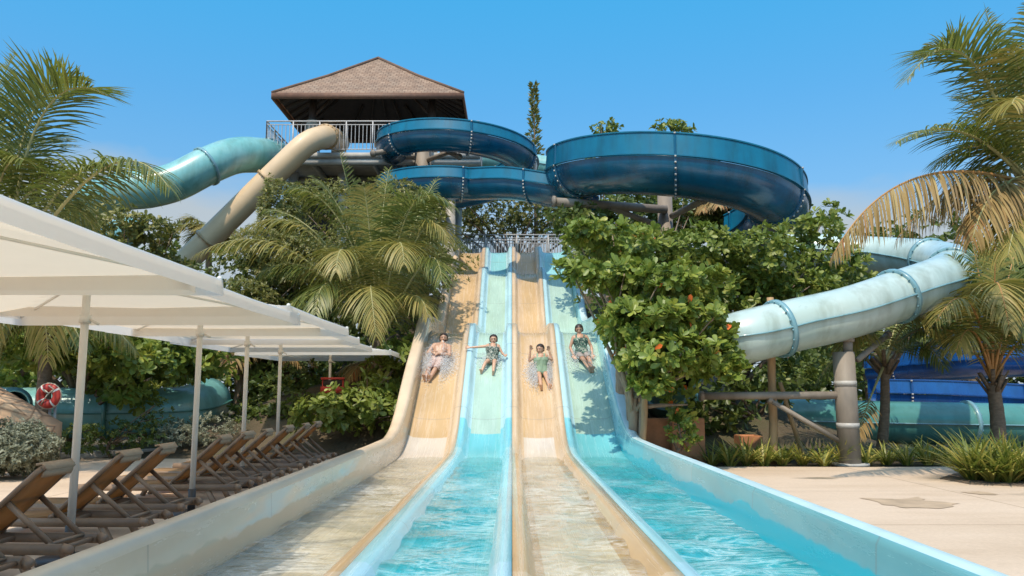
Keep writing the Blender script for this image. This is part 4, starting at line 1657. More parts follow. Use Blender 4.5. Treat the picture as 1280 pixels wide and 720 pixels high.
# palm B - in front of the tower, beside the tan lane
c = at(474, 432, 20.2)
bx = c.copy()
F = [dict(tip=at(362, 236, 19.6), ctrl=at(438, 232, 20.0), length_l=.62, n=58, droop=.75, width=.045),
     dict(tip=at(572, 262, 19.6), ctrl=at(492, 190, 20.0), length_l=.62, n=58, droop=.8, width=.045),
     dict(tip=at(425, 192, 21.0), ctrl=at(452, 300, 20.8), length_l=.35, n=40, droop=.1, width=.05, vee=.7),
     dict(tip=at(486, 212, 20.9), ctrl=at(470, 300, 20.6), length_l=.4, n=46, droop=.3),
     dict(tip=at(245, 318, 18.6), ctrl=at(360, 250, 19.6), length_l=.62, n=56, droop=1.0, width=.045, mat='palm_yellow'),
     dict(tip=at(330, 262, 21), ctrl=at(410, 262, 20.8), length_l=.55, n=48, droop=.8),
     dict(tip=at(552, 350, 18.9), ctrl=at(545, 268, 19.6), length_l=.6, n=50, droop=1.0),
     dict(tip=at(585, 310, 20.4), ctrl=at(530, 262, 20.6), length_l=.5, n=50, droop=.8),
     dict(tip=at(395, 392, 18.6), ctrl=at(400, 300, 19.4), length_l=.6, n=50, droop=1.0),
     dict(tip=at(470, 420, 18.3), ctrl=at(455, 290, 19.0), length_l=.6, n=50, droop=1.0, mat='palm_yellow'),
     dict(tip=at(535, 395, 18.8), ctrl=at(520, 330, 19.2), length_l=.5, n=46, droop=1.0, mat='palm_yellow'),
     dict(tip=at(320, 345, 19.8), ctrl=at(390, 290, 20.0), length_l=.6, n=50, droop=1.0),
     dict(tip=at(440, 250, 22.0), ctrl=at(455, 300, 21.2), length_l=.5, n=46, droop=.5),
     dict(tip=at(545, 225, 21.6), ctrl=at(510, 280, 21.2), length_l=.5, n=46, droop=.6)]
F += [dict(tip=at(x, y, Y), ctrl=at(cx_, cy_, Y2), length_l=.6, n=54, droop=d_, mat=m_) for x, y, Y, cx_, cy_, Y2, d_, m_ in (
    (300, 290, 19.4, 390, 225, 19.9, .9, 'palm_yellow'), (395, 225, 20.6, 445, 260, 20.5, .7, 'palm_green'), (420, 340, 18.4, 425, 255, 19.4, 1.1, 'palm_yellow'), (505, 330, 18.4, 500, 245, 19.2, 1.1, 'palm_yellow'),
    (560, 300, 19.2, 530, 225, 19.8, 1.0, 'palm_yellow'), (350, 400, 19.0, 395, 320, 19.6, 1.1, 'palm_green'), (455, 235, 19.4, 462, 270, 19.8, .8, 'palm_yellow'), (530, 250, 19.2, 500, 240, 19.7, .9, 'palm_green'))]
for f_ in F:
    f_['length_l'] *= 1.22
palm('palm_tree', 'broad palm with drooping yellow-green fronds beside the tan lane, below the tower', G_P, (c.x, c.y, ground_z(c.x, c.y)), c, F, .17, seed=3)
# palm C - big one at the frame edge with dead fronds
c = at(1292, 232, 12.6)
F = [dict(tip=at(1134, 100, 12.0), ctrl=at(1205, -8, 12.3), length_l=.58, n=58, droop=.35, base=at(1270, 190, 12.6)),
     dict(tip=at(1120, 178, 11.8), ctrl=at(1200, 130, 12.3), length_l=.5, n=52, droop=.55, base=at(1275, 220, 12.6)),
     dict(tip=at(1042, 318, 11.6), ctrl=at(1120, 172, 12.0), length_l=.62, n=60, droop=1.7, mat='palm_dead', rmat='rachis_orange', vee=.0, label='dead straw-brown frond', width=.045),
     dict(tip=at(1120, 300, 13.0), ctrl=at(1190, 200, 12.8), length_l=.55, n=50, droop=1.4, mat='palm_dead', rmat='rachis_orange', vee=.0, label='dead straw-brown frond'),
     dict(tip=at(1232, 12, 13.2), ctrl=at(1262, 110, 13.0), length_l=.45, n=46, droop=.4),
     dict(tip=at(1290, 0, 12.8), ctrl=at(1282, 100, 12.8), length_l=.5, n=46, droop=.4),
     dict(tip=at(1215, 300, 11.9), ctrl=at(1240, 205, 12.2), length_l=.6, n=50, droop=1.2, mat='palm_dead', vee=.1, label='dead straw-brown frond'),
     dict(tip=at(1260, 320, 11.6), ctrl=at(1275, 240, 12.0), length_l=.6, n=50, droop=1.2, mat='palm_yellow'),
     dict(tip=at(1180, 250, 13.6), ctrl=at(1230, 180, 13.2), length_l=.55, n=46, droop=.9),
     dict(tip=at(1210, 120, 13.8), ctrl=at(1250, 130, 13.4), length_l=.55, n=46, droop=.6),
     dict(tip=at(1265, 130, 11.4), ctrl=at(1280, 90, 11.8), length_l=.6, n=46, droop=1.0, mat='palm_yellow'),
     dict(tip=at(1400, 120, 12.4), ctrl=at(1350, 100, 12.5), length_l=.6, n=40, droop=.7),
     dict(tip=at(1420, 250, 12.8), ctrl=at(1360, 160, 12.7), length_l=.6, n=40, droop=.7),
     dict(tip=at(1360, 330, 12), ctrl=at(1340, 220, 12.3), length_l=.6, n=40, droop=1.0)]
F += [dict(tip=at(1155, 60, 12.8), ctrl=at(1225, 30, 12.7), length_l=.55, n=54, droop=.5), dict(tip=at(1262, 60, 11.8), ctrl=at(1285, 90, 12.2), length_l=.6, n=46, droop=.9, mat='palm_yellow'), dict(tip=at(1170, 205, 12.6), ctrl=at(1230, 150, 12.6), length_l=.55, n=50, droop=.8), dict(tip=at(1240, 270, 12.0), ctrl=at(1262, 200, 12.3), length_l=.6, n=46, droop=1.1, mat='palm_dead'), dict(tip=at(1195, 165, 13.4), ctrl=at(1240, 150, 13.2), length_l=.55, n=46, droop=.7)]
palm('palm_tree', 'tall palm with green and dead straw-brown fronds above the pale teal tube', G_P, (c.x + .3, c.y, 0), c, F, .17, seed=4)
# palm D - young palm with orange leaf stalks
c = at(1241, 478, 16.6)
F = [dict(tip=at(1170, 402, 15.6), ctrl=at(1216, 318, 16.0), length_l=.6, n=44, droop=.9, mat='palm_yellow', rmat='rachis_orange'),
     dict(tip=at(1262, 412, 15.4), ctrl=at(1236, 270, 16.0), length_l=.6, n=48, droop=1.0, mat='palm_yellow', rmat='rachis_orange', width=.05),
     dict(tip=at(1212, 290, 17.2), ctrl=at(1232, 370, 17), length_l=.5, n=44, droop=.35, rmat='rachis_orange'),
     dict(tip=at(1278, 286, 17.4), ctrl=at(1252, 360, 17), length_l=.55, n=44, droop=.4, rmat='rachis_orange'),
     dict(tip=at(1330, 330, 16.4), ctrl=at(1290, 330, 16.5), length_l=.6, n=44, droop=.6, rmat='rachis_orange'),
     dict(tip=at(1120, 430, 16.6), ctrl=at(1190, 372, 16.8), length_l=.5, n=44, droop=.8, rmat='rachis_orange', start=.4),
     dict(tip=at(1140, 372, 17.6), ctrl=at(1200, 340, 17.2), length_l=.5, n=44, droop=.7, rmat='rachis_orange', start=.3),
     dict(tip=at(1318, 440, 16), ctrl=at(1290, 380, 16.2), length_l=.55, n=40, droop=.9, rmat='rachis_orange', start=.3),
     dict(tip=at(1300, 380, 18), ctrl=at(1275, 350, 17.5), length_l=.55, n=40, droop=.6, rmat='rachis_orange')]
F += [dict(tip=at(1195, 440, 15.8), ctrl=at(1215, 370, 16.1), length_l=.55, n=42, droop=1.0, mat='palm_yellow', rmat='rachis_orange', start=.3), dict(tip=at(1190, 320, 16.8), ctrl=at(1218, 360, 16.8), length_l=.5, n=42, droop=.6, rmat='rachis_orange'), dict(tip=at(1285, 420, 15.6), ctrl=at(1265, 330, 16.0), length_l=.55, n=44, droop=1.0, rmat='rachis_orange'), dict(tip=at(1245, 300, 16.2), ctrl=at(1242, 380, 16.5), length_l=.5, n=44, droop=.6, mat='palm_yellow', rmat='rachis_orange'), dict(tip=at(1150, 440, 17.6), ctrl=at(1195, 385, 17.2), length_l=.5, n=40, droop=.9, rmat='rachis_orange', start=.3)]
palm('palm_tree', 'young palm with orange leaf stalks above the ground-level teal tube', G_P, (c.x - .02, c.y, 0), c, F, .14, 'palm_green', 'rachis_orange', seed=5, bark='bark')
# palm E - small palm between post and palm D
c = at(1106, 455, 17.2)
F = [dict(tip=at(962, 412, 16.6), ctrl=at(1040, 340, 17.0), length_l=.55, n=46, droop=1.2, mat='palm_green'),
     dict(tip=at(1172, 420, 16.4), ctrl=at(1140, 360, 16.8), length_l=.5, n=42, droop=1.1, mat='palm_yellow'),
     dict(tip=at(1050, 440, 16.2), ctrl=at(1075, 380, 16.6), length_l=.5, n=42, droop=1.1, mat='palm_yellow'),
     dict(tip=at(1020, 480, 18), ctrl=at(1060, 410, 17.6), length_l=.45, n=40, droop=1.0),
     dict(tip=at(1180, 460, 18), ctrl=at(1150, 400, 17.6), length_l=.45, n=40, droop=1.0),
     dict(tip=at(1130, 390, 18.6), ctrl=at(1115, 410, 18), length_l=.45, n=40, droop=.7),
     dict(tip=at(1070, 550, 16.4), ctrl=at(1085, 500, 16.8), length_l=.3, n=20, droop=.8, mat='palm_dead', start=.5)]
palm('palm_tree', 'small palm with a long arching frond beside the grey post', G_P, (at(1100, 575, 17.2).x, 17.2, 0), c, F, .1, seed=6, bark='bark')
# palm F - behind the tan tube
c = at(262, 296, 31)
palm('palm_tree', 'small bright palm behind the tan tube slide', G_P, (c.x, c.y, 0), c, ring_fronds(c, 12, 1.7, 9, (.1, .8), length_l=.5, n=34, droop=.7, mat='palm_yellow', width=.06), .14, seed=7)
# palm G - dry palm behind the last umbrella
c = at(300, 432, 23)
palm('palm_tree', 'dry yellow palm hanging behind the last two umbrellas', G_P, (c.x, c.y, 0), c, ring_fronds(c, 11, 2.3, 10, (0, .3), length_l=.6, n=40, droop=1.2, mat='palm_dead', width=.05), .15, seed=8)
c = at(478, 462, 21)
palm('palm_tree', 'dry palm stub with hanging brown fronds behind the sea grape shrub', G_P, (c.x, c.y, 0), c, ring_fronds(c, 7, 1.4, 11, (0, .2), length_l=.4, n=30, droop=1.2, mat='palm_dead', width=.05), .2, seed=9)
# palm H - upright fronds behind the leafy tree by the turquoise lane
c = at(772, 380, 16.8)
F = [dict(tip=at(716, 272, 16.6), ctrl=at(738, 310, 16.6), length_l=.3, n=40, droop=.2, width=.07, vee=.5),
     dict(tip=at(770, 285, 17), ctrl=at(765, 320, 17), length_l=.3, n=34, droop=.2, width=.06, vee=.5),
     dict(tip=at(830, 300, 17), ctrl=at(800, 310, 17), length_l=.35, n=34, droop=.6, width=.06),
     dict(tip=at(700, 330, 17), ctrl=at(735, 320, 17), length_l=.35, n=34, droop=.6, width=.06)]
palm('palm_tree', 'palm with upright fronds poking through the leafy tree', G_P, (c.x, c.y, 0), c, F, .12, seed=10)
# palm I - behind the big flume
c = at(905, 268, 31)
palm('palm_tree', 'dry palm seen under the big blue flume loop', G_P, (c.x, c.y, 0), c, ring_fronds(c, 11, 2.2, 12, (0, .4), length_l=.6, n=36, droop=1.0, mat='palm_dead', width=.06), .16, seed=11)

# ------------------------------------------------------------------ broadleaf trees and shrubs
G_T = 'broadleaf trees around the slides'
Yh = 14.6
tree('almond_tree', 'leafy almond tree with big glossy leaves overhanging the turquoise lane', 'tree', G_T, (at(788, 520, 15.2).x, 15.2, 0.02),
     [blob(728, 340, 15.0, 34, 11, .5, 44), blob(902, 424, 14.7, 14, 18, .3, 26), blob(762, 350, 15.2, 40, 16, .6, 60), blob(790, 345, 15.0, 60, 20, .7, 95), blob(850, 350, Yh, 60, 22, .8, 100), blob(785, 398, 14.6, 34, 26, .6, 80), blob(810, 400, Yh, 62, 30, .9, 150), blob(870, 392, 14.6, 50, 26, .8, 90), blob(800, 440, 14.4, 32, 26, .6, 70), blob(832, 444, 14.2, 56, 26, .7, 125), blob(890, 448, 14.6, 40, 24, .5, 70), blob(815, 476, 14.2, 28, 16, .4, 36), blob(905, 462, 14.4, 22, 14, .3, 22), blob(735, 290, 15.6, 34, 12, .5, 44), blob(848, 500, 15.4, 18, 26, .3, 18), blob(780, 300, 16.0, 50, 22, .8, 80)],
     'leaf_broad', .185, 13, trunk_r=.1, bark='bark_pale', nbr=26, seed=21,
     trunks=[[Vector((at(802, 560, 15).x, 15, -.05)), at(804, 500, 15), at(812, 440, 14.8)], [Vector((at(792, 545, 15.7).x, 15.7, -.05)), at(786, 500, 15.6), at(784, 430, 15.3)]])
tree('almond_tree', 'yellowish leafy tree mass under the big blue flume loop', 'tree', G_T, (at(905, 480, 19.5).x, 19.5, 0),
     [blob(740, 296, 19, 40, 14, .9, 60), blob(800, 305, 19, 60, 20, 1.1, 130), blob(870, 310, 18.6, 70, 24, 1.2, 190), blob(945, 318, 18.6, 60, 28, 1.2, 170), blob(1010, 290, 19.6, 40, 20, .8, 70), blob(900, 358, 18.6, 75, 30, 1.0, 180), blob(970, 360, 18.8, 65, 26, 1.0, 150), blob(1040, 330, 19.5, 50, 20, .9, 80), blob(1035, 268, 20.5, 20, 12, .5, 20), blob(1010, 372, 19.2, 60, 26, 1.0, 100), blob(900, 405, 18.8, 60, 30, .9, 110)],
     'leaf_lime', .18, 13, trunk_r=.14, nbr=22, seed=22)
tree('almond_tree', 'dark leafy tree behind the flume support post', 'tree', G_T, (at(790, 480, 24).x, 23.5, None),
     [blob(720, 272, 25, 40, 24, 1.2, 130), blob(770, 270, 30, 80, 34, 1.2, 600), blob(735, 310, 24.5, 30, 34, 1.0, 90), blob(860, 272, 31, 90, 36, 1.2, 700), blob(950, 284, 31, 70, 36, 1.2, 500), blob(800, 360, 24, 100, 50, 1.2, 300)],
     'leaf_dark', .2, 8, trunk_r=.16, nbr=16, seed=23)
tree('small_tree', 'small-leaved tree hugging the upper edge of the turquoise lane', 'tree', G_T, (at(760, 380, 21).x, 21, None),
     [blob(762, 330, 21, 40, 45, .9, 130), blob(790, 390, 20, 45, 55, .9, 150), blob(722, 250, 27, 24, 24, 1.0, 60)],
     'leaf_broad', .18, 8, trunk_r=.1, nbr=10, seed=24)
tree('small_tree', 'bushy tree behind the pale teal tube and grey post', 'tree', G_T, (at(980, 560, 19).x, 19.2, 0),
     [blob(960, 470, 19.0, 70, 40, .6, 120), blob(900, 500, 18.2, 50, 40, .6, 100)], 'leaf_dark', .2, 7, trunk_r=.08, nbr=10, seed=25)
tree('small_tree', 'tree filling the gap behind the pale teal bend', 'tree', G_T, (at(1110, 420, 25).x, 26, 0),
     [blob(1090, 340, 25, 70, 40, 1.5, 150), blob(1150, 370, 25, 60, 40, 1.2, 120), blob(1060, 400, 25, 60, 60, 1.2, 140), blob(1160, 285, 27, 80, 16, 1.0, 70)], 'leaf_dark', .24, 7, trunk_r=.12, nbr=12, seed=26)
tree('small_tree', 'dark tree behind the royal blue flumes', 'tree', G_T, (at(1230, 450, 33).x, 33, 0),
     [blob(1150, 400, 33, 60, 60, 1.5, 160), blob(1240, 380, 33, 70, 60, 1.5, 190), blob(1310, 380, 33, 60, 80, 1.5, 150), blob(1000, 420, 33, 90, 50, 1.5, 170)], 'leaf_dark', .3, 7, trunk_r=.15, nbr=12, seed=27)
tree('low_shrub', 'trimmed low green hedge beyond the sandy strip', 'shrub', G_T, (at(1000, 475, 30).x, 30, 0),
     [blob(1000, 470, 30, 50, 10, .8, 180)], 'leaf_lime', .12, 7, 'small', .04, nbr=4, seed=28)
# bushes left of the slide
tree('small_tree', 'dense dark bush at the foot of the tan tube slide', 'tree', G_T, (at(335, 400, 24).x, 24.5, 0),
     [blob(352, 262, 24.5, 30, 38, 1.2, 900), blob(345, 315, 24, 44, 44, 1.3, 1100), blob(370, 340, 24, 80, 50, 1.3, 1500), blob(310, 385, 23, 55, 36, 1.2, 900)],
     'leaf_olive', .12, 9, 'small', .14, nbr=16, seed=31)
tree('small_tree', 'bushy green tree between the palm and the launch platform', 'tree', G_T, (at(540, 380, 25).x, 25, None),
     [blob(535, 282, 26, 26, 36, 1.0, 450), blob(535, 330, 24, 30, 50, 1.0, 520), blob(500, 250, 26, 60, 22, 1.2, 700), blob(420, 252, 27, 70, 28, 1.4, 900), blob(480, 320, 25, 90, 70, 1.2, 1600)],
     'leaf_olive', .13, 9, 'small', .13, nbr=16, seed=32)
tree('small_tree', 'olive-green bush under the teal tube from the tower', 'tree', G_T, (at(190, 360, 23).x, 23, 0),
     [blob(160, 282, 23, 42, 22, 1.0, 130), blob(192, 290, 23.4, 36, 18, 1.0, 120), blob(205, 330, 24, 30, 20, 1.0, 90), blob(110, 262, 23.5, 36, 22, 1.0, 90), blob(150, 345, 23, 100, 45, 1.4, 600)],
     'leaf_olive', .17, 8, trunk_r=.12, nbr=14, seed=33)
tree('almond_tree', 'broad leafy tree overhanging the ground-level tube behind the life ring', 'tree', G_T, (at(78, 520, 20.2).x, 20.2, 0),
     [blob(130, 420, 19.6, 100, 36, 1.2, 260), blob(210, 440, 18.6, 80, 40, 1.0, 240), blob(60, 430, 19.0, 80, 36, 1.2, 190), blob(150, 472, 18.4, 60, 26, .7, 120), blob(0, 440, 19, 60, 60, 1.2, 130), blob(250, 440, 19, 60, 40, .8, 130), blob(175, 500, 18.2, 20, 20, .3, 22), blob(70, 440, 17.2, 70, 22, .8, 130), blob(150, 446, 16.9, 50, 22, .7, 100), blob(150, 488, 17.2, 16, 16, .3, 18)],
     'leaf_broad', .22, 8, trunk_r=.16, nbr=20, seed=34)
tree('small_tree', 'dark tree mass behind the poles of the middle umbrellas', 'tree', G_T, (at(330, 520, 24).x, 24, 0),
     [blob(300, 470, 23.5, 70, 50, 1.2, 220), blob(360, 460, 23.8, 70, 55, 1.2, 240), blob(420, 440, 24, 60, 50, 1.2, 200), blob(300, 420, 24, 60, 30, 1.2, 140), blob(470, 470, 23, 50, 50, 1.0, 170), blob(230, 400, 24, 90, 50, 1.4, 500), blob(400, 390, 25, 110, 60, 1.2, 600), blob(340, 350, 26, 90, 50, 1.2, 420)],
     'leaf_dark', .2, 8, trunk_r=.14, nbr=18, seed=35)
tree('small_tree', 'shadowy tree behind the tall palm', 'tree', G_T, (at(20, 500, 24).x, 24, 0),
     [blob(30, 400, 24, 120, 90, 1.6, 360), blob(-60, 420, 23, 90, 120, 1.6, 240), blob(60, 320, 25, 90, 40, 1.4, 160)], 'leaf_dark', .24, 8, trunk_r=.2, nbr=14, seed=36)
tree('sea_grape_shrub', 'bright green round-leaved shrub against the beige slide wall', 'shrub', G_T, (at(450, 560, 17.8).x, 18.2, 0),
     [blob(455, 505, 17.8, 48, 30, .7, 130), blob(410, 516, 17.4, 36, 24, .5, 110), blob(485, 520, 17.4, 26, 22, .4, 50), blob(500, 440, 19.4, 28, 26, .6, 50), blob(480, 470, 19.2, 34, 30, .6, 70)],
     'leaf_lime', .2, 7, trunk_r=.04, nbr=14, seed=37, spread=(45, 95))
tree('low_shrub', 'silvery green clipped bush behind the middle loungers', 'shrub', G_T, (at(245, 560, 18.6).x, 18.2, 0),
     [blob(262, 538, 18.0, 40, 17, .5, 300), blob(220, 542, 17.6, 30, 16, .5, 200)], 'leaf_silver', .07, 9, 'small', .03, nbr=8, seed=38)
tree('low_shrub', 'dark low shrub in front of the ground-level tube', 'shrub', G_T, (at(150, 560, 17.4).x, 17.2, 0),
     [blob(160, 545, 17.2, 45, 22, .45, 200), blob(100, 545, 16.6, 30, 20, .4, 130), blob(195, 515, 17.4, 16, 26, .3, 60)], 'leaf_dark', .09, 9, 'small', .03, nbr=10, seed=39)
tree('hedge', 'big silvery clipped hedge beside the stone wall', 'hedge', None, (at(20, 590, 13.6).x, 13.7, 0),
     [blob(35, 562, 13.3, 40, 30, .6, 1700), blob(-15, 564, 13.3, 44, 32, .7, 1500), blob(5, 556, 13.0, 52, 26, .5, 1200)], 'leaf_silver', .06, 9, 'small', .04, nbr=10, seed=40)
tree('low_shrub', 'green shrub by the timber boxes beside the turquoise wall', 'shrub', G_T, (at(850, 560, 14.8).x, 14.8, 0),
     [blob(852, 538, 14.6, 20, 24, .3, 50)], 'leaf_broad', .11, 8, trunk_r=.02, nbr=6, seed=41)
tree('low_shrub', 'dark leafy shrub behind the last loungers of the row', 'shrub', G_T, (at(350, 560, 19.5).x, 19.6, 0),
     [blob(345, 525, 19.4, 40, 30, .7, 170), blob(390, 520, 19.0, 34, 28, .6, 120), blob(310, 528, 19.6, 30, 24, .6, 110), blob(370, 490, 20.5, 60, 30, .8, 170)], 'leaf_dark', .15, 8, trunk_r=.03, nbr=10, seed=45)
# trees behind the launch platform and beyond
tree('small_tree', 'dense bushes behind the launch railing', 'tree', G_T, (at(640, 300, 39).x, 40, None),
     [blob(610, 268, 39, 45, 32, 2, 420), blob(665, 266, 39.5, 45, 34, 2, 420), blob(570, 280, 39, 40, 40, 2, 300), blob(720, 275, 40, 50, 40, 2, 300)],
     'leaf_olive', .2, 9, 'small', .2, nbr=14, seed=42)
tree('small_tree', 'tree with a thin leafy top just behind the big flume rim', 'tree', G_T, (at(845, 260, 33).x, 33, 0),
     [blob(840, 162, 33, 26, 12, .8, 44), blob(840, 215, 33, 60, 40, 1.5, 90)], 'leaf_lime', .26, 8, trunk_r=.15, nbr=10, seed=43)
tree('small_tree', 'slim tree whose tip shows over the flume near the conifer', 'tree', G_T, (at(757, 260, 33).x, 33, 0),
     [blob(757, 161, 33, 18, 9, .6, 26), blob(757, 215, 33, 40, 40, 1.2, 60)], 'leaf_lime', .24, 8, trunk_r=.12, nbr=8, seed=44)


def conifer():
    b = at(670, 300, 40)
    t = thing('conifer_tree', 'thin spiky conifer standing above the flumes', 'tree', (b.x, 40, 0), G_T)
    top = at(667, 106, 40)
    q = MB()
    q.tube([(b.x, 40, -.1), (b.x, 40, top.z * .6), tuple(top)], [.16, .1, .012], 8)
    q.build('trunk', M['bark'], t, True)
    r = np.random.default_rng(5)
    n = 1500
    z = r.uniform(top.z - 8, top.z, n)
    f = (top.z - z) / 8
    rad = (.1 + .75 * f ** 1.4) * r.uniform(.2, 1, n) * (1 + .35 * np.sin(z * 7))
    a = r.uniform(0, 6.28, n)
    x = b.x + (top.x - b.x) * (1 - f) + rad * np.cos(a)
    B_ = np.stack([x, 40 + rad * np.sin(a), z], 1)
    D_ = np.stack([np.cos(a), np.sin(a), r.uniform(.2, 1.2, n)], 1)
    V, L, T, vr = leaf_mesh('c', B_, D_, unit(n, r), r.uniform(.15, .32, n), r.uniform(0, 1, n), SML, SML_F)
    link('crown', arr_mesh('crown', V, L, T, vr), M['leaf_olive'], t)


conifer()
# far belt of trees that reads as one mass
r_ = np.random.default_rng(77)
nn_ = 9000
bx_ = r_.uniform(-75, 75, nn_)
hz_ = 5.5 + 1.6 * np.sin(bx_ * .21) + 1.3 * np.sin(bx_ * .53 + 1) + .8 * np.sin(bx_ * 1.3)
C_ = np.stack([bx_, 62 + r_.normal(0, 1.5, nn_), hz_ * r_.uniform(0, 1, nn_) ** .6], 1)
A_ = unit(nn_, r_) * .6 + np.array([0, -.5, .6])
A_ /= np.linalg.norm(A_, axis=1, keepdims=True)
V_, L_, T_, v_ = leaf_mesh('t', *whorls(C_, A_, 6, .7, r=r_))
tag(link('treeline', arr_mesh('treeline', V_, L_, T_, v_), M['leaf_dark']), 'distant belt of dark trees closing the view behind the park', 'trees', None, 'stuff')
# far tree belt
rb = random.Random(3)
for k, (px, py, Y) in enumerate([(-60, 330, 45), (60, 350, 48), (190, 350, 46), (1180, 330, 52), (1290, 320, 50), (1400, 320, 48), (980, 340, 50), (420, 330, 50), (1080, 350, 46)]):
    w_ = 90
    loc = ['far behind the tall palm', 'far behind the first umbrellas', 'far behind the teal tower tube', 'far beyond the pale teal bend', 'far beyond the palm with dead fronds', 'outermost beyond the palm with dead fronds', 'far beyond the yellowish leafy tree', 'far behind the tower legs', 'far beyond the grey post'][k]
    tree('far_tree', 'rounded dark tree standing ' + loc, 'tree', 'distant trees', (at(px, py, Y).x, Y, 0),
         [blob(px + rb.uniform(-30, 30), py + rb.uniform(-10, 30), Y, w_ * rb.uniform(.5, .8), 50, 3, 170) for _ in range(3)] + [blob(px, py + 80, Y, w_, 60, 3, 240)],
         'leaf_dark', .42, 8, trunk_r=.25, nbr=10, seed=60 + k)


# ------------------------------------------------------------------ strap-leaf plants
def strap_plant(loc, h, n, label, seed, spread=.55):
    r = np.random.default_rng(seed)
    V, F, vr = [], [], []
    for k in range(n):
        a = r.uniform(0, 6.28)
        e = r.uniform(.15, 1) ** .7
        L = h * r.uniform(.75, 1.15)
        w_ = r.uniform(.034, .052)
        p = np.array(loc) + np.array([math.cos(a), math.sin(a), 0]) * r.uniform(0, .1)
        d = np.array([math.cos(a) * e * spread * 1.4, math.sin(a) * e * spread * 1.4, 1.0])
        d /= np.linalg.norm(d)
        sd = np.array([-math.sin(a), math.cos(a), 0])
        b = len(V)
        S = 5
        for s in range(S + 1):
            u = s / S
            ww = w_ * (1 - u ** 2.2) * (.7 + .6 * u)
            V += [p - sd * ww / 2 * 1.0, p + sd * ww / 2]
            d = d + np.array([math.cos(a), math.sin(a), -.9]) * (.13 * e + .06)
            d /= np.linalg.norm(d)
            p = p + d * L / S
        for s in range(S):
            F.append((b + 2 * s, b + 2 * s + 1, b + 2 * s + 3, b + 2 * s + 2))
        vr += [float(np.clip(r.uniform(0, 1), 0, 1))] * (2 * S + 2)
    me = arr_mesh('strap_leaf_plant', np.array(V) - np.array(loc), [i for f in F for i in f], [4] * len(F), vr)
    o = link('strap_leaf_plant', me, M['leaf_strap'])
    o.location = loc
    return tag(o, label, 'plant', 'strap-leaf plants along the patio edge')


row = []
rs = random.Random(9)
for k, px in enumerate([889, 912, 933, 955, 978, 1003, 1030, 1052, 1083, 1108, 1134, 1160, 1184, 1206]):
    Y = 15.7 + rs.uniform(-.1, .25)
    p = at(px, 575, Y)
    strap_plant((p.x, Y, 0.0), rs.uniform(.5, .7), rs.randint(44, 60), '%s strap-leaf clump from the turquoise slide wall in the border row' % ORD[k], 300 + k)
for k, px in enumerate([900, 940, 985, 1020, 1095, 1125, 1150, 1175, 1200, 1225]):
    Y = 16.6 + rs.uniform(-.2, .4)
    p = at(px, 570, Y)
    strap_plant((p.x, Y, 0.0), rs.uniform(.5, .75), rs.randint(24, 36), '%s darker clump from the slide wall, behind the border row' % ORD[k], 330 + k)
for k, (px, Y) in enumerate([(1216, 13.0), (1240, 12.7), (1262, 12.6), (1284, 12.8), (1232, 13.4), (1256, 13.3), (1280, 13.5)]):
    p = at(px, 600, Y)
    strap_plant((p.x, Y, 0.02), rs.uniform(.8, 1.0), 110, '%s tall strap-leaf clump in the big bed on the sunlit patio' % ORD[k], 350 + k)
sheet('bed_soil', [(6.95, 12.4), (7.6, 12.1), (9.5, 12.2), (9.6, 13.9), (7.6, 14.0), (6.9, 13.2)], .035, M['bark'], .03, label='brown soil bed cut into the sunlit patio', cat='soil')

# ------------------------------------------------------------------ stakes, boxes, life ring, sign, stone wall
G_S = 'wooden tree stakes'


def stake(a, b, r, label, mat='bamboo'):
    q = MB()
    P = [Vector(a).lerp(Vector(b), k / 8) + Vector((random.uniform(-.01, .01), 0, 0)) for k in range(9)]
    q.tube(P, [r * (1.05 + .1 * (k % 2) - .03 * k) for k in range(9)], 9)
    o = link('wooden_stake', q.mesh('wooden_stake', True), M[mat])
    tag(o, label, 'stake', G_S)


p = at(967, 575, 16.2)
stake((p.x, 16.2, -.05), at(963, 372, 16.2), .085, 'upright brown wooden stake through the pale teal tube shadow')
p = at(1006, 556, 16.8)
stake((p.x, 16.8, -.05), at(975, 478, 16.6), .05, 'thin leaning stake beside the upright brown stake')
p = at(800, 545, 14.6)
stake((p.x, 14.6, -.05), at(808, 470, 14.6), .06, 'pale leaning bamboo stake under the leafy tree')


def planter(px, py0, py1, wpx, Y, label):
    a = at(px, py0, Y)
    w_ = wpx * Y / 1000
    h = max(.2, at(px, py0, Y).z)
    bm = bmesh.new()
    bmesh.ops.create_cube(bm, size=1, matrix=Matrix.Diagonal((w_, .6, h, 1)))
    bmesh.ops.bevel(bm, geom=bm.edges[:], offset=.015, segments=2, affect='EDGES')
    top = max(bm.faces, key=lambda f: f.calc_center_median().z)
    ins = bmesh.ops.inset_region(bm, faces=[top], thickness=.05)
    bmesh.ops.translate(bm, verts=top.verts[:], vec=(0, 0, -.08))
    me = bpy.data.meshes.new('planter_box')
    bm.to_mesh(me)
    bm.free()
    o = link('planter_box', me, M['terracotta'])
    o.location = (a.x, Y, h / 2)
    tag(o, label, 'planter', 'terracotta planter boxes')


planter(816, 523, 560, 36, 16.4, 'dark orange planter box behind the leafy tree trunk')
planter(856, 522, 560, 40, 16.2, 'wide orange planter box beside the green shrub')
planter(935, 544, 560, 26, 17.6, 'small orange planter box behind the strap-leaf border')

# life ring on its post
c = at(61, 495, 15.6)
post = thing('ring_post', 'pale double post carrying the red life ring', 'post', (c.x, c.y + .1, 0))
for dx in (-.03, .07):
    q = MB()
    q.tube([(c.x + dx, c.y + .13, -.02), (c.x + dx, c.y + .13, c.z - .1)], .026, 8)
    q.build('upright', M['steel'], post, True)
q = MB()
q.bar((c.x - .12, c.y + .13, c.z - .08), (c.x + .16, c.y + .13, c.z - .08), .04, .03)
q.build('bracket', M['steel'], post)
lr = thing('life_ring', 'red life ring with white bands hanging by the ground-level tube', 'life ring', tuple(c))


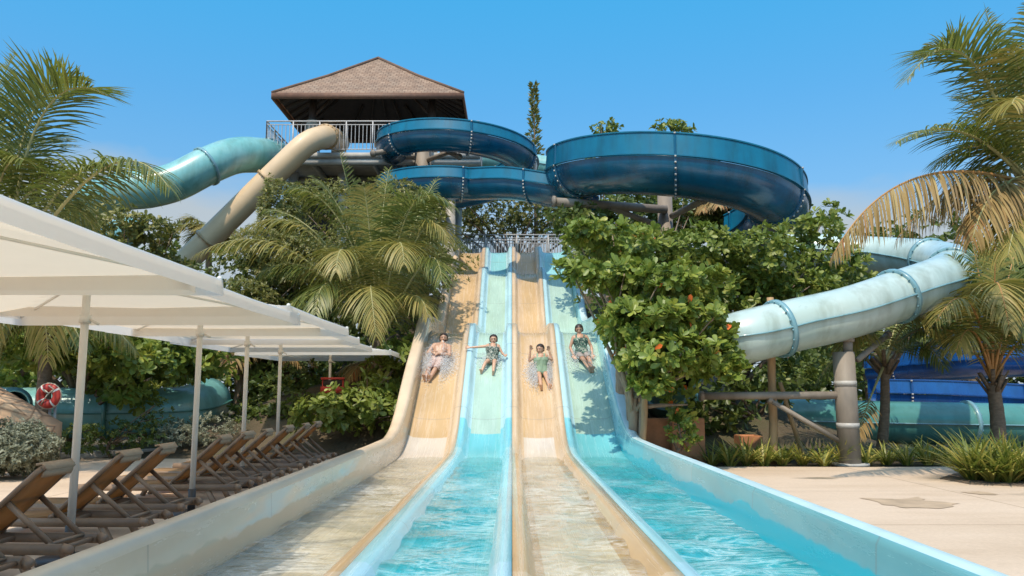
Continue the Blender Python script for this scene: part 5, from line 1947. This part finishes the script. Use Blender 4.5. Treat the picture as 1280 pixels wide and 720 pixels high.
def torus(mb, c, R1, r1, a0=0, a1=360, n=36, m=12, grow=0):
    V, F = [], []
    full = abs(a1 - a0) >= 360
    cnt = n if full else n + 1
    for i in range(cnt):
        a = R(a0 + (a1 - a0) * i / n)
        for k in range(m):
            b_ = 2 * math.pi * k / m
            rr = R1 + (r1 + grow) * math.cos(b_)
            V.append((c[0] + rr * math.cos(a), c[1] + (r1 + grow) * .8 * math.sin(b_), c[2] + rr * math.sin(a)))
    for i in range(n):
        i2 = (i + 1) % cnt
        for k in range(m):
            k2 = (k + 1) % m
            F.append((i * m + k, i * m + k2, i2 * m + k2, i2 * m + k))
    mb.add(V, F)


q = MB()
torus(q, c, .16, .085)
q.build('ring', M['red'], lr, True)
for a in (35, 125, 215, 305):
    q = MB()
    torus(q, c, .16, .085, a - 5, a + 5, 4, 12, .004)
    q.build('band', M['white_paint'], lr, True)
q = MB()
torus(q, (c.x, c.y - .01, c.z), .245, .011, 0, 360, 40, 6)
q.tube([(c.x - .1, c.y - .07, c.z - .16), (c.x + .02, c.y - .09, c.z + .02), (c.x + .13, c.y - .07, c.z + .13), (c.x + .03, c.y - .08, c.z + .2)], .012, 6)
q.tube([(c.x - .06, c.y - .07, c.z + .12), (c.x + .05, c.y - .09, c.z + .05), (c.x + .1, c.y - .08, c.z + .1)], .014, 6)
q.build('rope', M['rope'], lr, True)

# red sign board half hidden behind the sea grape
c = at(416, 483, 18.5)
sg = thing('red_sign', 'small red framed board standing in the shrubs behind the last umbrella', 'sign', (c.x, c.y, 0))
q = MB()
for dx in (-.22, .22):
    q.bar((c.x + dx, c.y, 0), (c.x + dx, c.y, c.z + .2), .05, .05, (0, 1, 0))
q.build('post', M['red'], sg)
q = MB()
q.box((c.x, c.y - .03, c.z - .08), (.54, .04, .15))
q.box((c.x, c.y - .03, c.z + .18), (.54, .04, .05))
q.build('board', M['red'], sg)
q = MB()
q.box((c.x, c.y - .02, c.z + .08), (.44, .02, .13))
q.build('dark_panel', M['wood_dark'], sg)


# sloping stone wall
def stone_mat():
    m, nt, b = nodes('stone')
    tc = nt.nodes.new('ShaderNodeTexCoord')
    v = nt.nodes.new('ShaderNodeTexVoronoi')
    v.feature = 'DISTANCE_TO_EDGE'
    v.inputs['Scale'].default_value = 2.2
    nt.links.new(tc.outputs['Object'], v.inputs['Vector'])
    v2 = nt.nodes.new('ShaderNodeTexVoronoi')
    v2.inputs['Scale'].default_value = 2.2
    nt.links.new(tc.outputs['Object'], v2.inputs['Vector'])
    r = ramp(nt, [(0, (0.5, 0.29, 0.16)), (1, (0.6, 0.4, 0.24))])
    nt.links.new(v2.outputs['Color'], r.inputs['Fac'])
    e = ramp(nt, [(0.0, (0.45, 0.4, 0.36)), (0.05, (1, 1, 1))])
    nt.links.new(v.outputs['Distance'], e.inputs['Fac'])
    c = mixc(nt, 1, r.outputs['Color'], e.outputs['Color'], 'MULTIPLY')
    nt.links.new(c, b.inputs['Base Color'])
    b.inputs['Roughness'].default_value = .85
    bump(nt, b, v.outputs['Distance'], .6, .05)
    return m


M['stone'] = stone_mat()
q = MB()
A_, B_ = at(-60, 466, 14.6), at(62, 536, 14.6)
th = .4
V = [(A_.x, 14.6, -.05), (B_.x, 14.6, -.05), (B_.x, 14.6, B_.z), (A_.x, 14.6, A_.z), (A_.x, 14.6 + th, -.05), (B_.x, 14.6 + th, -.05), (B_.x, 14.6 + th, B_.z + .1), (A_.x, 14.6 + th, A_.z + .1)]
q.add(V, [(0, 1, 2, 3), (5, 4, 7, 6), (3, 2, 6, 7), (1, 5, 6, 2), (4, 0, 3, 7)])
tag(q.build('stone_wall', M['stone']), 'sloping tan stone wall behind the silvery hedge', 'wall')
tag(bpy.data.objects['stone_wall'], kind='thing')
# damp patches left on the patio
def puddle(pts, label):
    P = [at(x, y, 1) for x, y in pts]
    out = []
    for p in P:      # where the sight line meets the patio
        k = (CAMZ - .026) / (CAMZ - p.z)
        out.append((p.x * k, k))
    bm_pts = []
    n = len(out)
    rd = random.Random(len(label))
    for i in range(n):
        a, b = out[i], out[(i + 1) % n]
        for j in range(5):
            t = j / 5
            bm_pts.append((a[0] + (b[0] - a[0]) * t + rd.uniform(-.04, .04), a[1] + (b[1] - a[1]) * t + rd.uniform(-.04, .04)))
    sheet('puddle', bm_pts, .026, M['damp'], label=label, cat='puddle')


M['damp'] = plain('damp', (.47, .335, .215), .5, .22, 2.5)
puddle([(1076, 622), (1120, 624), (1150, 621), (1158, 626), (1197, 629), (1180, 635), (1130, 635), (1105, 630)], 'largest brown damp patch drying on the sunlit patio')
puddle([(1200, 615), (1225, 614), (1252, 618), (1225, 618)], 'small damp patch on the sunlit patio by the plant bed')
# sandy strip seen behind the post
sheet('path', [(4.5, 23), (16, 23), (18, 29), (4.5, 29)], .03, M['patio'], .05, label='pale sandy path behind the pale teal tube slide', cat='path')

# ------------------------------------------------------------------ people on the slide
def skin_mat(name, c):
    m, nt, b = nodes(name)
    n = noise(nt, 9, 4, .6)
    r = ramp(nt, [(.3, tuple(x * .88 for x in c)), (.7, tuple(min(1, x * 1.1) for x in c))])
    nt.links.new(n.outputs['Fac'], r.inputs['Fac'])
    nt.links.new(r.outputs['Color'], b.inputs['Base Color'])
    b.inputs['Roughness'].default_value = .38
    b.inputs['Subsurface Weight'].default_value = .08
    b.inputs['Subsurface Scale'].default_value = .01
    return m


def print_mat(name, base, spots, scale=26, amt=.5):
    """swimwear cloth printed with blotches of several colours"""
    m, nt, b = nodes(name)
    n = noise(nt, scale, 2, .5)
    n.inputs['Distortion'].default_value = 1.2
    r = ramp(nt, [(0, base)] + [(amt + .09 * k, c) for k, c in enumerate(spots)], 'CONSTANT')
    nt.links.new(n.outputs['Fac'], r.inputs['Fac'])
    nt.links.new(r.outputs['Color'], b.inputs['Base Color'])
    b.inputs['Roughness'].default_value = .55
    return m


M['skin_a'] = skin_mat('skin_a', (.5, .29, .19))
M['skin_b'] = skin_mat('skin_b', (.56, .33, .22))
M['hair_dark'] = plain('hair_dark', (.035, .022, .016), .4, .3, 30, stretch=(1, 1, 4))
M['brow'] = plain('brow', (.04, .025, .02), .6, .1)
M['lip'] = plain('lip', (.42, .13, .11), .5, .1)
M['shorts_print'] = print_mat('shorts_print', (.66, .5, .44), [(.3, .17, .12), (.62, .52, .5), (.42, .26, .2)], 30, .46)
M['suit_floral'] = print_mat('suit_floral', (.03, .06, .045), [(.5, .48, .42), (.07, .17, .09), (.34, .14, .13)], 24, .52)
M['suit_floral_dark'] = print_mat('suit_floral_dark', (.03, .065, .055), [(.1, .22, .14), (.55, .5, .44), (.04, .07, .06)], 22, .52)
M['suit_sage'] = plain('suit_sage', (.23, .33, .22), .6, .15, 12)
M['skirt_print'] = print_mat('skirt_print', (.4, .33, .29), [(.12, .1, .09), (.5, .44, .4), (.2, .17, .15)], 34, .45)

TH = math.atan2(2.8 - .97, 3.0)
DT = Vector((0, -math.cos(TH), -math.sin(TH)))
DN = Vector((0, -math.sin(TH), math.cos(TH)))


def project(p):
    d = p - Vector((0, 0, CAMZ))
    z = d.y * CP + d.z * SP
    v = -d.y * SP + d.z * CP
    return 640 + 1000 * d.x / z, 360 - 1000 * v / z


def slope_point(px, py):
    best = None
    for i in range(400):
        Y = 16.5 + i * .01
        x = (px - 640) / 1000 * (Y * CP + (zbed(Y) - CAMZ) * SP)
        p = Vector((x, Y, zbed(Y) + .0))
        e = abs(project(p)[1] - py)
        if best is None or e < best[0]:
            best = (e, p)
    return best[1]


class Body:
    def __init__(s):
        s.caps = []      # (tag, p0, r0, p1, r1)

    def limb(s, tagn, pts, rads):
        for (a, ra), (b, rb_) in zip(zip(pts, rads), zip(pts[1:], rads[1:])):
            s.caps.append((tagn, Vector(a), ra, Vector(b), rb_))

    def shell(s):
        q = MB()
        for tg, a, ra, b, rb_ in s.caps:
            L = (b - a).length
            if L > 1e-4:
                n = max(2, int(L / .02))
                q.tube([a.lerp(b, k / n) for k in range(n + 1)], [ra + (rb_ - ra) * k / n for k in range(n + 1)], 14)
            q.ball(a, ra, 12)
            q.ball(b, rb_, 12)
        return q


def remesh(mb, voxel):
    me = mb.mesh('tmp', True)
    o = bpy.data.objects.new('tmp', me)
    col.objects.link(o)
    md = o.modifiers.new('r', 'REMESH')
    md.mode = 'VOXEL'
    md.voxel_size = voxel
    md.use_smooth_shade = True
    sm = o.modifiers.new('s', 'SMOOTH')
    sm.factor = .5
    sm.iterations = 3
    dg = bpy.context.evaluated_depsgraph_get()
    out = bpy.data.meshes.new_from_object(o.evaluated_get(dg))
    bpy.data.objects.remove(o)
    bpy.data.meshes.remove(me)
    return out


def person(label, px, py, H, lean, pose, skin, clothes, hairstyle, face_dir, beard=False, turn=0, lie=0, female=False):
    """pose: dict of limb joints in (x, downhill, normal) metres for a 1.75 m body"""
    s = H / 1.75
    S = slope_point(px, py)
    ct, st = math.cos(R(turn)), math.sin(R(turn))

    def W(x, d, h):
        x, d = x * ct - d * st, x * st + d * ct
        return S + (Vector((1, 0, 0)) * x + DT * d + DN * h) * s

    a = R(lean)
    td = Vector((0, -math.sin(a), math.cos(a)))     # torso direction in (x,d,h)
    pel = Vector((0, 0, .115))

    def T(x, t, f=0):  # a point on the torso: x across, t along, f forward
        p = pel + td * t + Vector((0, math.cos(a), math.sin(a))) * f
        return W(x, p.y, p.z)
    B = Body()
    sw = .175 if female else .195
    hw_ = .095 if female else .085
    # torso: pelvis, waist, ribcage, neck as overlapping tapered masses
    for x in (-1, 1):
        B.limb('pelvis', [T(.065 * x, 0), T(.05 * x, .2)], [.105, .085])
        B.limb('torso', [T(.05 * x, .2), T(.085 * x, .36, .005), T(.08 * x, .46)], [.088, .105, .075])
        B.limb('torso', [T(.03 * x, .49, -.01), T(sw * .93 * x, .465, -.01)], [.065, .056])
    B.limb('torso', [T(0, .05), T(0, .44)], [.1, .1])
    if female:
        for x in (-1, 1):
            B.limb('torso', [T(.07 * x, .35, .07), T(.07 * x, .36, .075)], [.058, .05])
    B.limb('neck', [T(0, .47, -.01), T(0, .575, .01)], [.058, .052])
    fd, up = face_dir
    hc = T(0, .67, .02)
    fd = Vector(fd).normalized()
    up = Vector(up)
    up = (up - fd * up.dot(fd)).normalized()
    rt = fd.cross(up)
    hs = (.5 + .5 * s) if s < 1 else 1

    def Hd(x, f, u):
        return hc + (rt * x + fd * f + up * u) * hs
    B.limb('head', [Hd(0, -.022, .045), Hd(0, .01, .03)], [.088, .083])
    B.limb('head', [Hd(0, .015, -.015), Hd(0, .03, -.06)], [.072, .045])
    B.limb('head', [Hd(0, .0, -.02), Hd(0, .055, -.075)], [.06, .028])
    B.limb('head', [Hd(0, .085, .012), Hd(0, .106, -.022)], [.009, .015])
    for x in (-1, 1):
        B.limb('head', [Hd(.078 * x, -.01, .012), Hd(.083 * x, -.012, -.03)], [.02, .014])
    # legs
    for sd_, nm in ((-1, 'L'), (1, 'R')):
        k = pose['leg' + nm]
        hip = W(hw_ * sd_, 0, .115)
        kn, an, toe = W(*k[0]), W(*k[1]), W(*k[2])
        B.limb('thigh', [hip, hip.lerp(kn, .45), kn], [.088 * s ** .2 * s, .075 * s, .055 * s])
        B.limb('shin', [kn, kn.lerp(an, .3), an], [.054 * s, .056 * s, .036 * s])
        heel = an + (an - kn).normalized() * .03 * s - (toe - an).normalized() * .03 * s
        B.limb('foot', [heel, an.lerp(toe, .55), toe], [.034 * s, .036 * s, .026 * s])
        ax = (toe - an).normalized()
        sdv = Vector((1, 0, 0))
        for q in range(5):
            o = sdv * ((q - 2) * .017 * s)
            B.limb('foot', [an.lerp(toe, .7) + o * .8, toe + o + ax * (.028 - .004 * abs(q - 1.5)) * s], [.018 * s, .011 * s])
    # arms, hands with five fingers
    for sd_, nm in ((-1, 'L'), (1, 'R')):
        k = pose['arm' + nm]
        sh = T(sw * sd_, .46)
        el, wr = W(*k[0]), W(*k[1])
        B.limb('arm', [sh, sh.lerp(el, .5), el], [.056 * s, .048 * s, .04 * s])
        B.limb('forearm', [el, el.lerp(wr, .3), wr], [.041 * s, .042 * s, .027 * s])
        hd = (W(*k[2]) - wr).normalized()
        ac = hd.cross(Vector((0, -1, .35))).normalized()
        pn = ac.cross(hd).normalized()
        hsz = s * 1.05
        for q in range(4):
            o = ac * ((q - 1.5) * .021 * hsz)
            p0 = wr + hd * .015 * hsz + o * .55
            p1 = wr + hd * .09 * hsz + o
            B.limb('hand', [p0, p1], [.017 * hsz, .014 * hsz])
            Lf = (.07, .08, .075, .06)[q] * hsz
            p2 = p1 + (hd * .9 + pn * .25 + o.normalized() * .12).normalized() * Lf * .55
            p3 = p2 + (hd * .7 + pn * .6).normalized() * Lf * .5
            B.limb('hand', [p1, p2, p3], [.0115 * hsz, .0105 * hsz, .009 * hsz])
        th = wr + hd * .03 * hsz - ac * (.028 * hsz * sd_)
        t2 = th + (hd * .6 - ac * .8 * sd_ + pn * .2).normalized() * .042 * hsz
        B.limb('hand', [th, t2, t2 + (hd * .9 - ac * .25 * sd_ + pn * .25).normalized() * .034 * hsz], [.016 * hsz, .0125 * hsz, .0105 * hsz])
    me = remesh(B.shell(), .0075)
    me.name = 'person'
    ob = link('person', me, [M[skin], M['brow'], M['lip']])
    tag(ob, label, 'person', 'riders on the racing slide')
    # classify faces by nearest limb
    nF = len(me.polygons)
    C = np.empty(nF * 3)
    me.polygons.foreach_get('center', C)
    C = C.reshape(-1, 3)
    best = np.full(nF, 1e9)
    idx = np.zeros(nF, dtype=int)
    tt = np.zeros(nF)
    for i, (tg, p, r0, q, r1) in enumerate(B.caps):
        p_, q_ = np.array(p), np.array(q)
        d = q_ - p_
        L2 = max(1e-9, d @ d)
        t = np.clip(((C - p_) @ d) / L2, 0, 1)
        dist = np.linalg.norm(C - p_ - t[:, None] * d, axis=1) - (r0 + (r1 - r0) * t)
        w = dist < best
        best[w], idx[w], tt[w] = dist[w], i, t[w]
    tags = np.array([c[0] for c in B.caps])[idx]
    # face features
    hl = C - np.array(hc)
    hx, hf, hu = hl @ np.array(rt) / hs, hl @ np.array(fd) / hs, hl @ np.array(up) / hs
    ish = tags == 'head'
    mi = np.zeros(nF, dtype=np.int32)
    eye = ish & (hf > .05) & (np.abs(np.abs(hx) - .033) < .016) & (np.abs(hu - .012) < .0075)
    brow = ish & (hf > .05) & (np.abs(np.abs(hx) - .034) < .022) & (np.abs(hu - .036) < .006)
    mouth = ish & (hf > .05) & (np.abs(hx) < .026) & (np.abs(hu + .06) < .008)
    mi[eye | brow] = 1
    mi[mouth] = 2
    if beard:
        bd = ish & (hu < -.035) & (hf > -.02) & ~mouth
        mi[bd] = 1
    me.polygons.foreach_set('material_index', mi)
    ta = np.array(td)
    tcoord = np.zeros(nF)
    P0 = np.array(T(0, 0))
    P1 = np.array(T(0, 1))
    dv = P1 - P0
    tcoord = (C - P0) @ dv / (dv @ dv)

    def garment(nm, mask, mat, off, lb=None):
        mask = np.asarray(mask)
        vi = {}
        V, F = [], []
        nrm = [v.normal for v in me.vertices]
        for f in np.nonzero(mask)[0]:
            fv = []
            for v in me.polygons[int(f)].vertices:
                if v not in vi:
                    vi[v] = len(V)
                    V.append(me.vertices[v].co + nrm[v] * off)
                fv.append(vi[v])
            F.append(fv)
        if not F:
            return
        g = arr_mesh(nm, V, [i for f in F for i in f], [len(f) for f in F], sm=True)
        o = link(nm, g, M[mat], ob)
        if lb:
            o['label'] = lb
        return o

    thigh = (tags == 'thigh')
    hipd = np.linalg.norm(C - np.array(W(0, 0, .115)), axis=1) / s
    tor = np.isin(tags, ('torso', 'pelvis'))
    for kind, mat in clothes:
        if kind == 'shorts':
            garment('swim_shorts', (thigh & (hipd < .46)) | (tags == 'pelvis') & (tcoord < .17) | (tags == 'torso') & (tcoord < .17), mat, .014)
        elif kind == 'suit':
            garment('swimsuit', (tor & (tcoord < .42)) | (thigh & (hipd < .15)), mat, .008)
            strap = (tags == 'torso') & (tcoord >= .42) & (np.abs(np.abs((C - np.array(T(0, .46))) @ np.array([1, 0, 0])) / s - .1) < .02)
            garment('shoulder_strap', strap, mat, .008)
        elif kind == 'bottom':
            garment('swim_shorts', (thigh & (hipd < .32)), mat, .012)
    # hair
    hair_mask = ish & ((hu > .088) | ((hf < .0) & (hu > -.06)) | ((hf < .03) & (hu > .045)) | ((hu > .07) & (hf < .07)))
    g = garment('hair', hair_mask, 'hair_dark', .014)
    if hairstyle == 'tied':
        q = Body()
        q.limb('h', [Hd(0, -.1, .06), Hd(.0, -.135, .03)], [.035, .042])
        q.limb('h', [Hd(0, -.13, .02), Hd(.03, -.14, -.08)], [.035, .016])
        link('hair_tail', remesh(q.shell(), .012), M['hair_dark'], ob)
    if hairstyle == 'side':
        q = Body()
        q.limb('h', [Hd(.05, -.09, .03), Hd(.085, -.06, -.06), Hd(.09, -.02, -.15)], [.04, .03, .012])
        link('hair_tail', remesh(q.shell(), .012), M['hair_dark'], ob)
    return ob, S, W


upw = Vector((0, .25, 1))
# man, lane beside the loungers
pose = dict(legL=[(-.09, .42, .13), (-.06, .83, .07), (-.075, .87, .19)], legR=[(.08, .42, .14), (.05, .84, .08), (.06, .88, .2)],
            armL=[(-.28, -.13, .24), (-.02, -.06, .35), (.1, -.09, .355)], armR=[(.28, -.13, .24), (.04, -.02, .32), (-.1, -.05, .315)])
person('bearded person in pale spotted swim shorts, arms folded, sliding down the outer tan lane', 547, 456, 1.64, 63, pose, 'skin_a', [('shorts', 'shorts_print')], 'short', (Vector((.02, -1, .05)), upw), beard=True, turn=12)
# girl with one arm stretched out
pose = dict(legL=[(-.17, .36, .2), (-.25, .7, .06), (-.27, .75, .17)], legR=[(.12, .38, .2), (.13, .75, .06), (.15, .8, .17)],
            armL=[(-.48, -.28, .42), (-.74, -.22, .42), (-.86, -.2, .42)], armR=[(.33, -.14, .3), (.42, .08, .36), (.48, .15, .38)])
person('child in a dark floral swimsuit with one arm stretched out, on the mint lane', 615, 454, 1.26, 42, pose, 'skin_b', [('suit', 'suit_floral')], 'tied', (Vector((-.05, -1, 0)), upw), female=True, turn=6)
# girl with both hands raised
pose = dict(legL=[(-.1, .42, .13), (-.11, .84, .07), (-.13, .88, .19)], legR=[(.1, .42, .13), (.13, .84, .07), (.15, .88, .19)],
            armL=[(-.34, -.28, .36), (-.3, -.38, .66), (-.28, -.4, .78)], armR=[(.34, -.28, .36), (.27, -.4, .6), (.24, -.43, .72)])
person('child in a sage green swimsuit, both hands raised beside the head, inner tan lane', 677, 469, 1.34, 40, pose, 'skin_b', [('suit', 'suit_sage')], 'side', (Vector((-.55, -1, -.1)), upw), female=True, turn=-5)
# woman under the leaves
pose = dict(legL=[(-.03, .42, .16), (.05, .82, .07), (.04, .86, .19)], legR=[(.12, .42, .15), (.12, .83, .07), (.13, .87, .19)],
            armL=[(-.29, -.16, .24), (-.25, .1, .16), (-.22, .2, .1)], armR=[(.29, -.16, .24), (.27, .1, .14), (.25, .2, .09)])
person('person in a dark green floral swimsuit sliding beneath the leafy tree', 727, 447, 1.54, 44, pose, 'skin_a', [('suit', 'suit_floral_dark'), ('bottom', 'skirt_print')], 'short', (Vector((-.1, -1, -.3)), upw), female=True, turn=-7)


# ------------------------------------------------------------------ spray kicked up by the riders
def spray_mat():
    m, nt, b = nodes('spray')
    b.inputs['Base Color'].default_value = (.9, .9, .9, 1)
    b.inputs['Roughness'].default_value = .5
    t = nt.nodes.new('ShaderNodeBsdfTransparent')
    tl = nt.nodes.new('ShaderNodeBsdfTranslucent')
    tl.inputs['Color'].default_value = (1, 1, 1, 1)
    m0 = nt.nodes.new('ShaderNodeMixShader')
    m0.inputs[0].default_value = .5
    nt.links.new(b.outputs[0], m0.inputs[1])
    nt.links.new(tl.outputs[0], m0.inputs[2])
    mx = nt.nodes.new('ShaderNodeMixShader')
    mx.inputs[0].default_value = .3
    nt.links.new(t.outputs[0], mx.inputs[1])
    nt.links.new(m0.outputs[0], mx.inputs[2])
    nt.links.new(mx.outputs[0], nt.nodes['Material Output'].inputs['Surface'])
    return m


M['spray'] = spray_mat()
OCT = np.array([(1, 0, 0), (-1, 0, 0), (0, 1, 0), (0, -1, 0), (0, 0, 1), (0, 0, -1)], dtype=float)
OF = [(0, 2, 4), (2, 1, 4), (1, 3, 4), (3, 0, 4), (2, 0, 5), (1, 2, 5), (3, 1, 5), (0, 3, 5)]


def spray(px, py, wid, n, label, seed, hi=.45, legs=.8):
    r = np.random.default_rng(seed)
    S = slope_point(px, py)
    d = r.normal(.1 * legs, .42 * legs, n)
    sidew = r.choice([-1, 1], n)
    out = np.abs(r.normal(0, 1, n))
    x = sidew * (.12 + wid * .5 * out) * (1 - .25 * np.clip(d, 0, 1))
    h = np.abs(r.normal(0, hi * .4, n)) * np.exp(-out * .5) + .02
    P = np.array(S)[None] + x[:, None] * np.array([[1, 0, 0]]) + d[:, None] * np.array(DT)[None] + h[:, None] * np.array(DN)[None]
    sz = r.uniform(.004, .015, n) * np.where(r.uniform(0, 1, n) < .06, 1.8, 1)
    V = P[:, None, :] + sz[:, None, None] * OCT[None]
    fl = np.array([i for f in OF for i in f])
    loops = (np.arange(n) * 6)[:, None] + fl[None]
    me = arr_mesh('water_spray', V.reshape(-1, 3), loops.reshape(-1), [3] * (8 * n), sm=True)
    tag(link('water_spray', me, M['spray']), label, 'spray', None, 'stuff')


spray(547, 456, .36, 7500, 'white water spray around the bearded rider', 1)
spray(615, 454, .28, 900, 'light water spray around the rider with an outstretched arm', 2, .25, .5)
spray(677, 468, .26, 6000, 'white water spray over the legs of the rider with raised hands', 3, .4, .7)
spray(727, 447, .3, 1600, 'water spray around the rider beneath the leafy tree', 4, .35, .8)
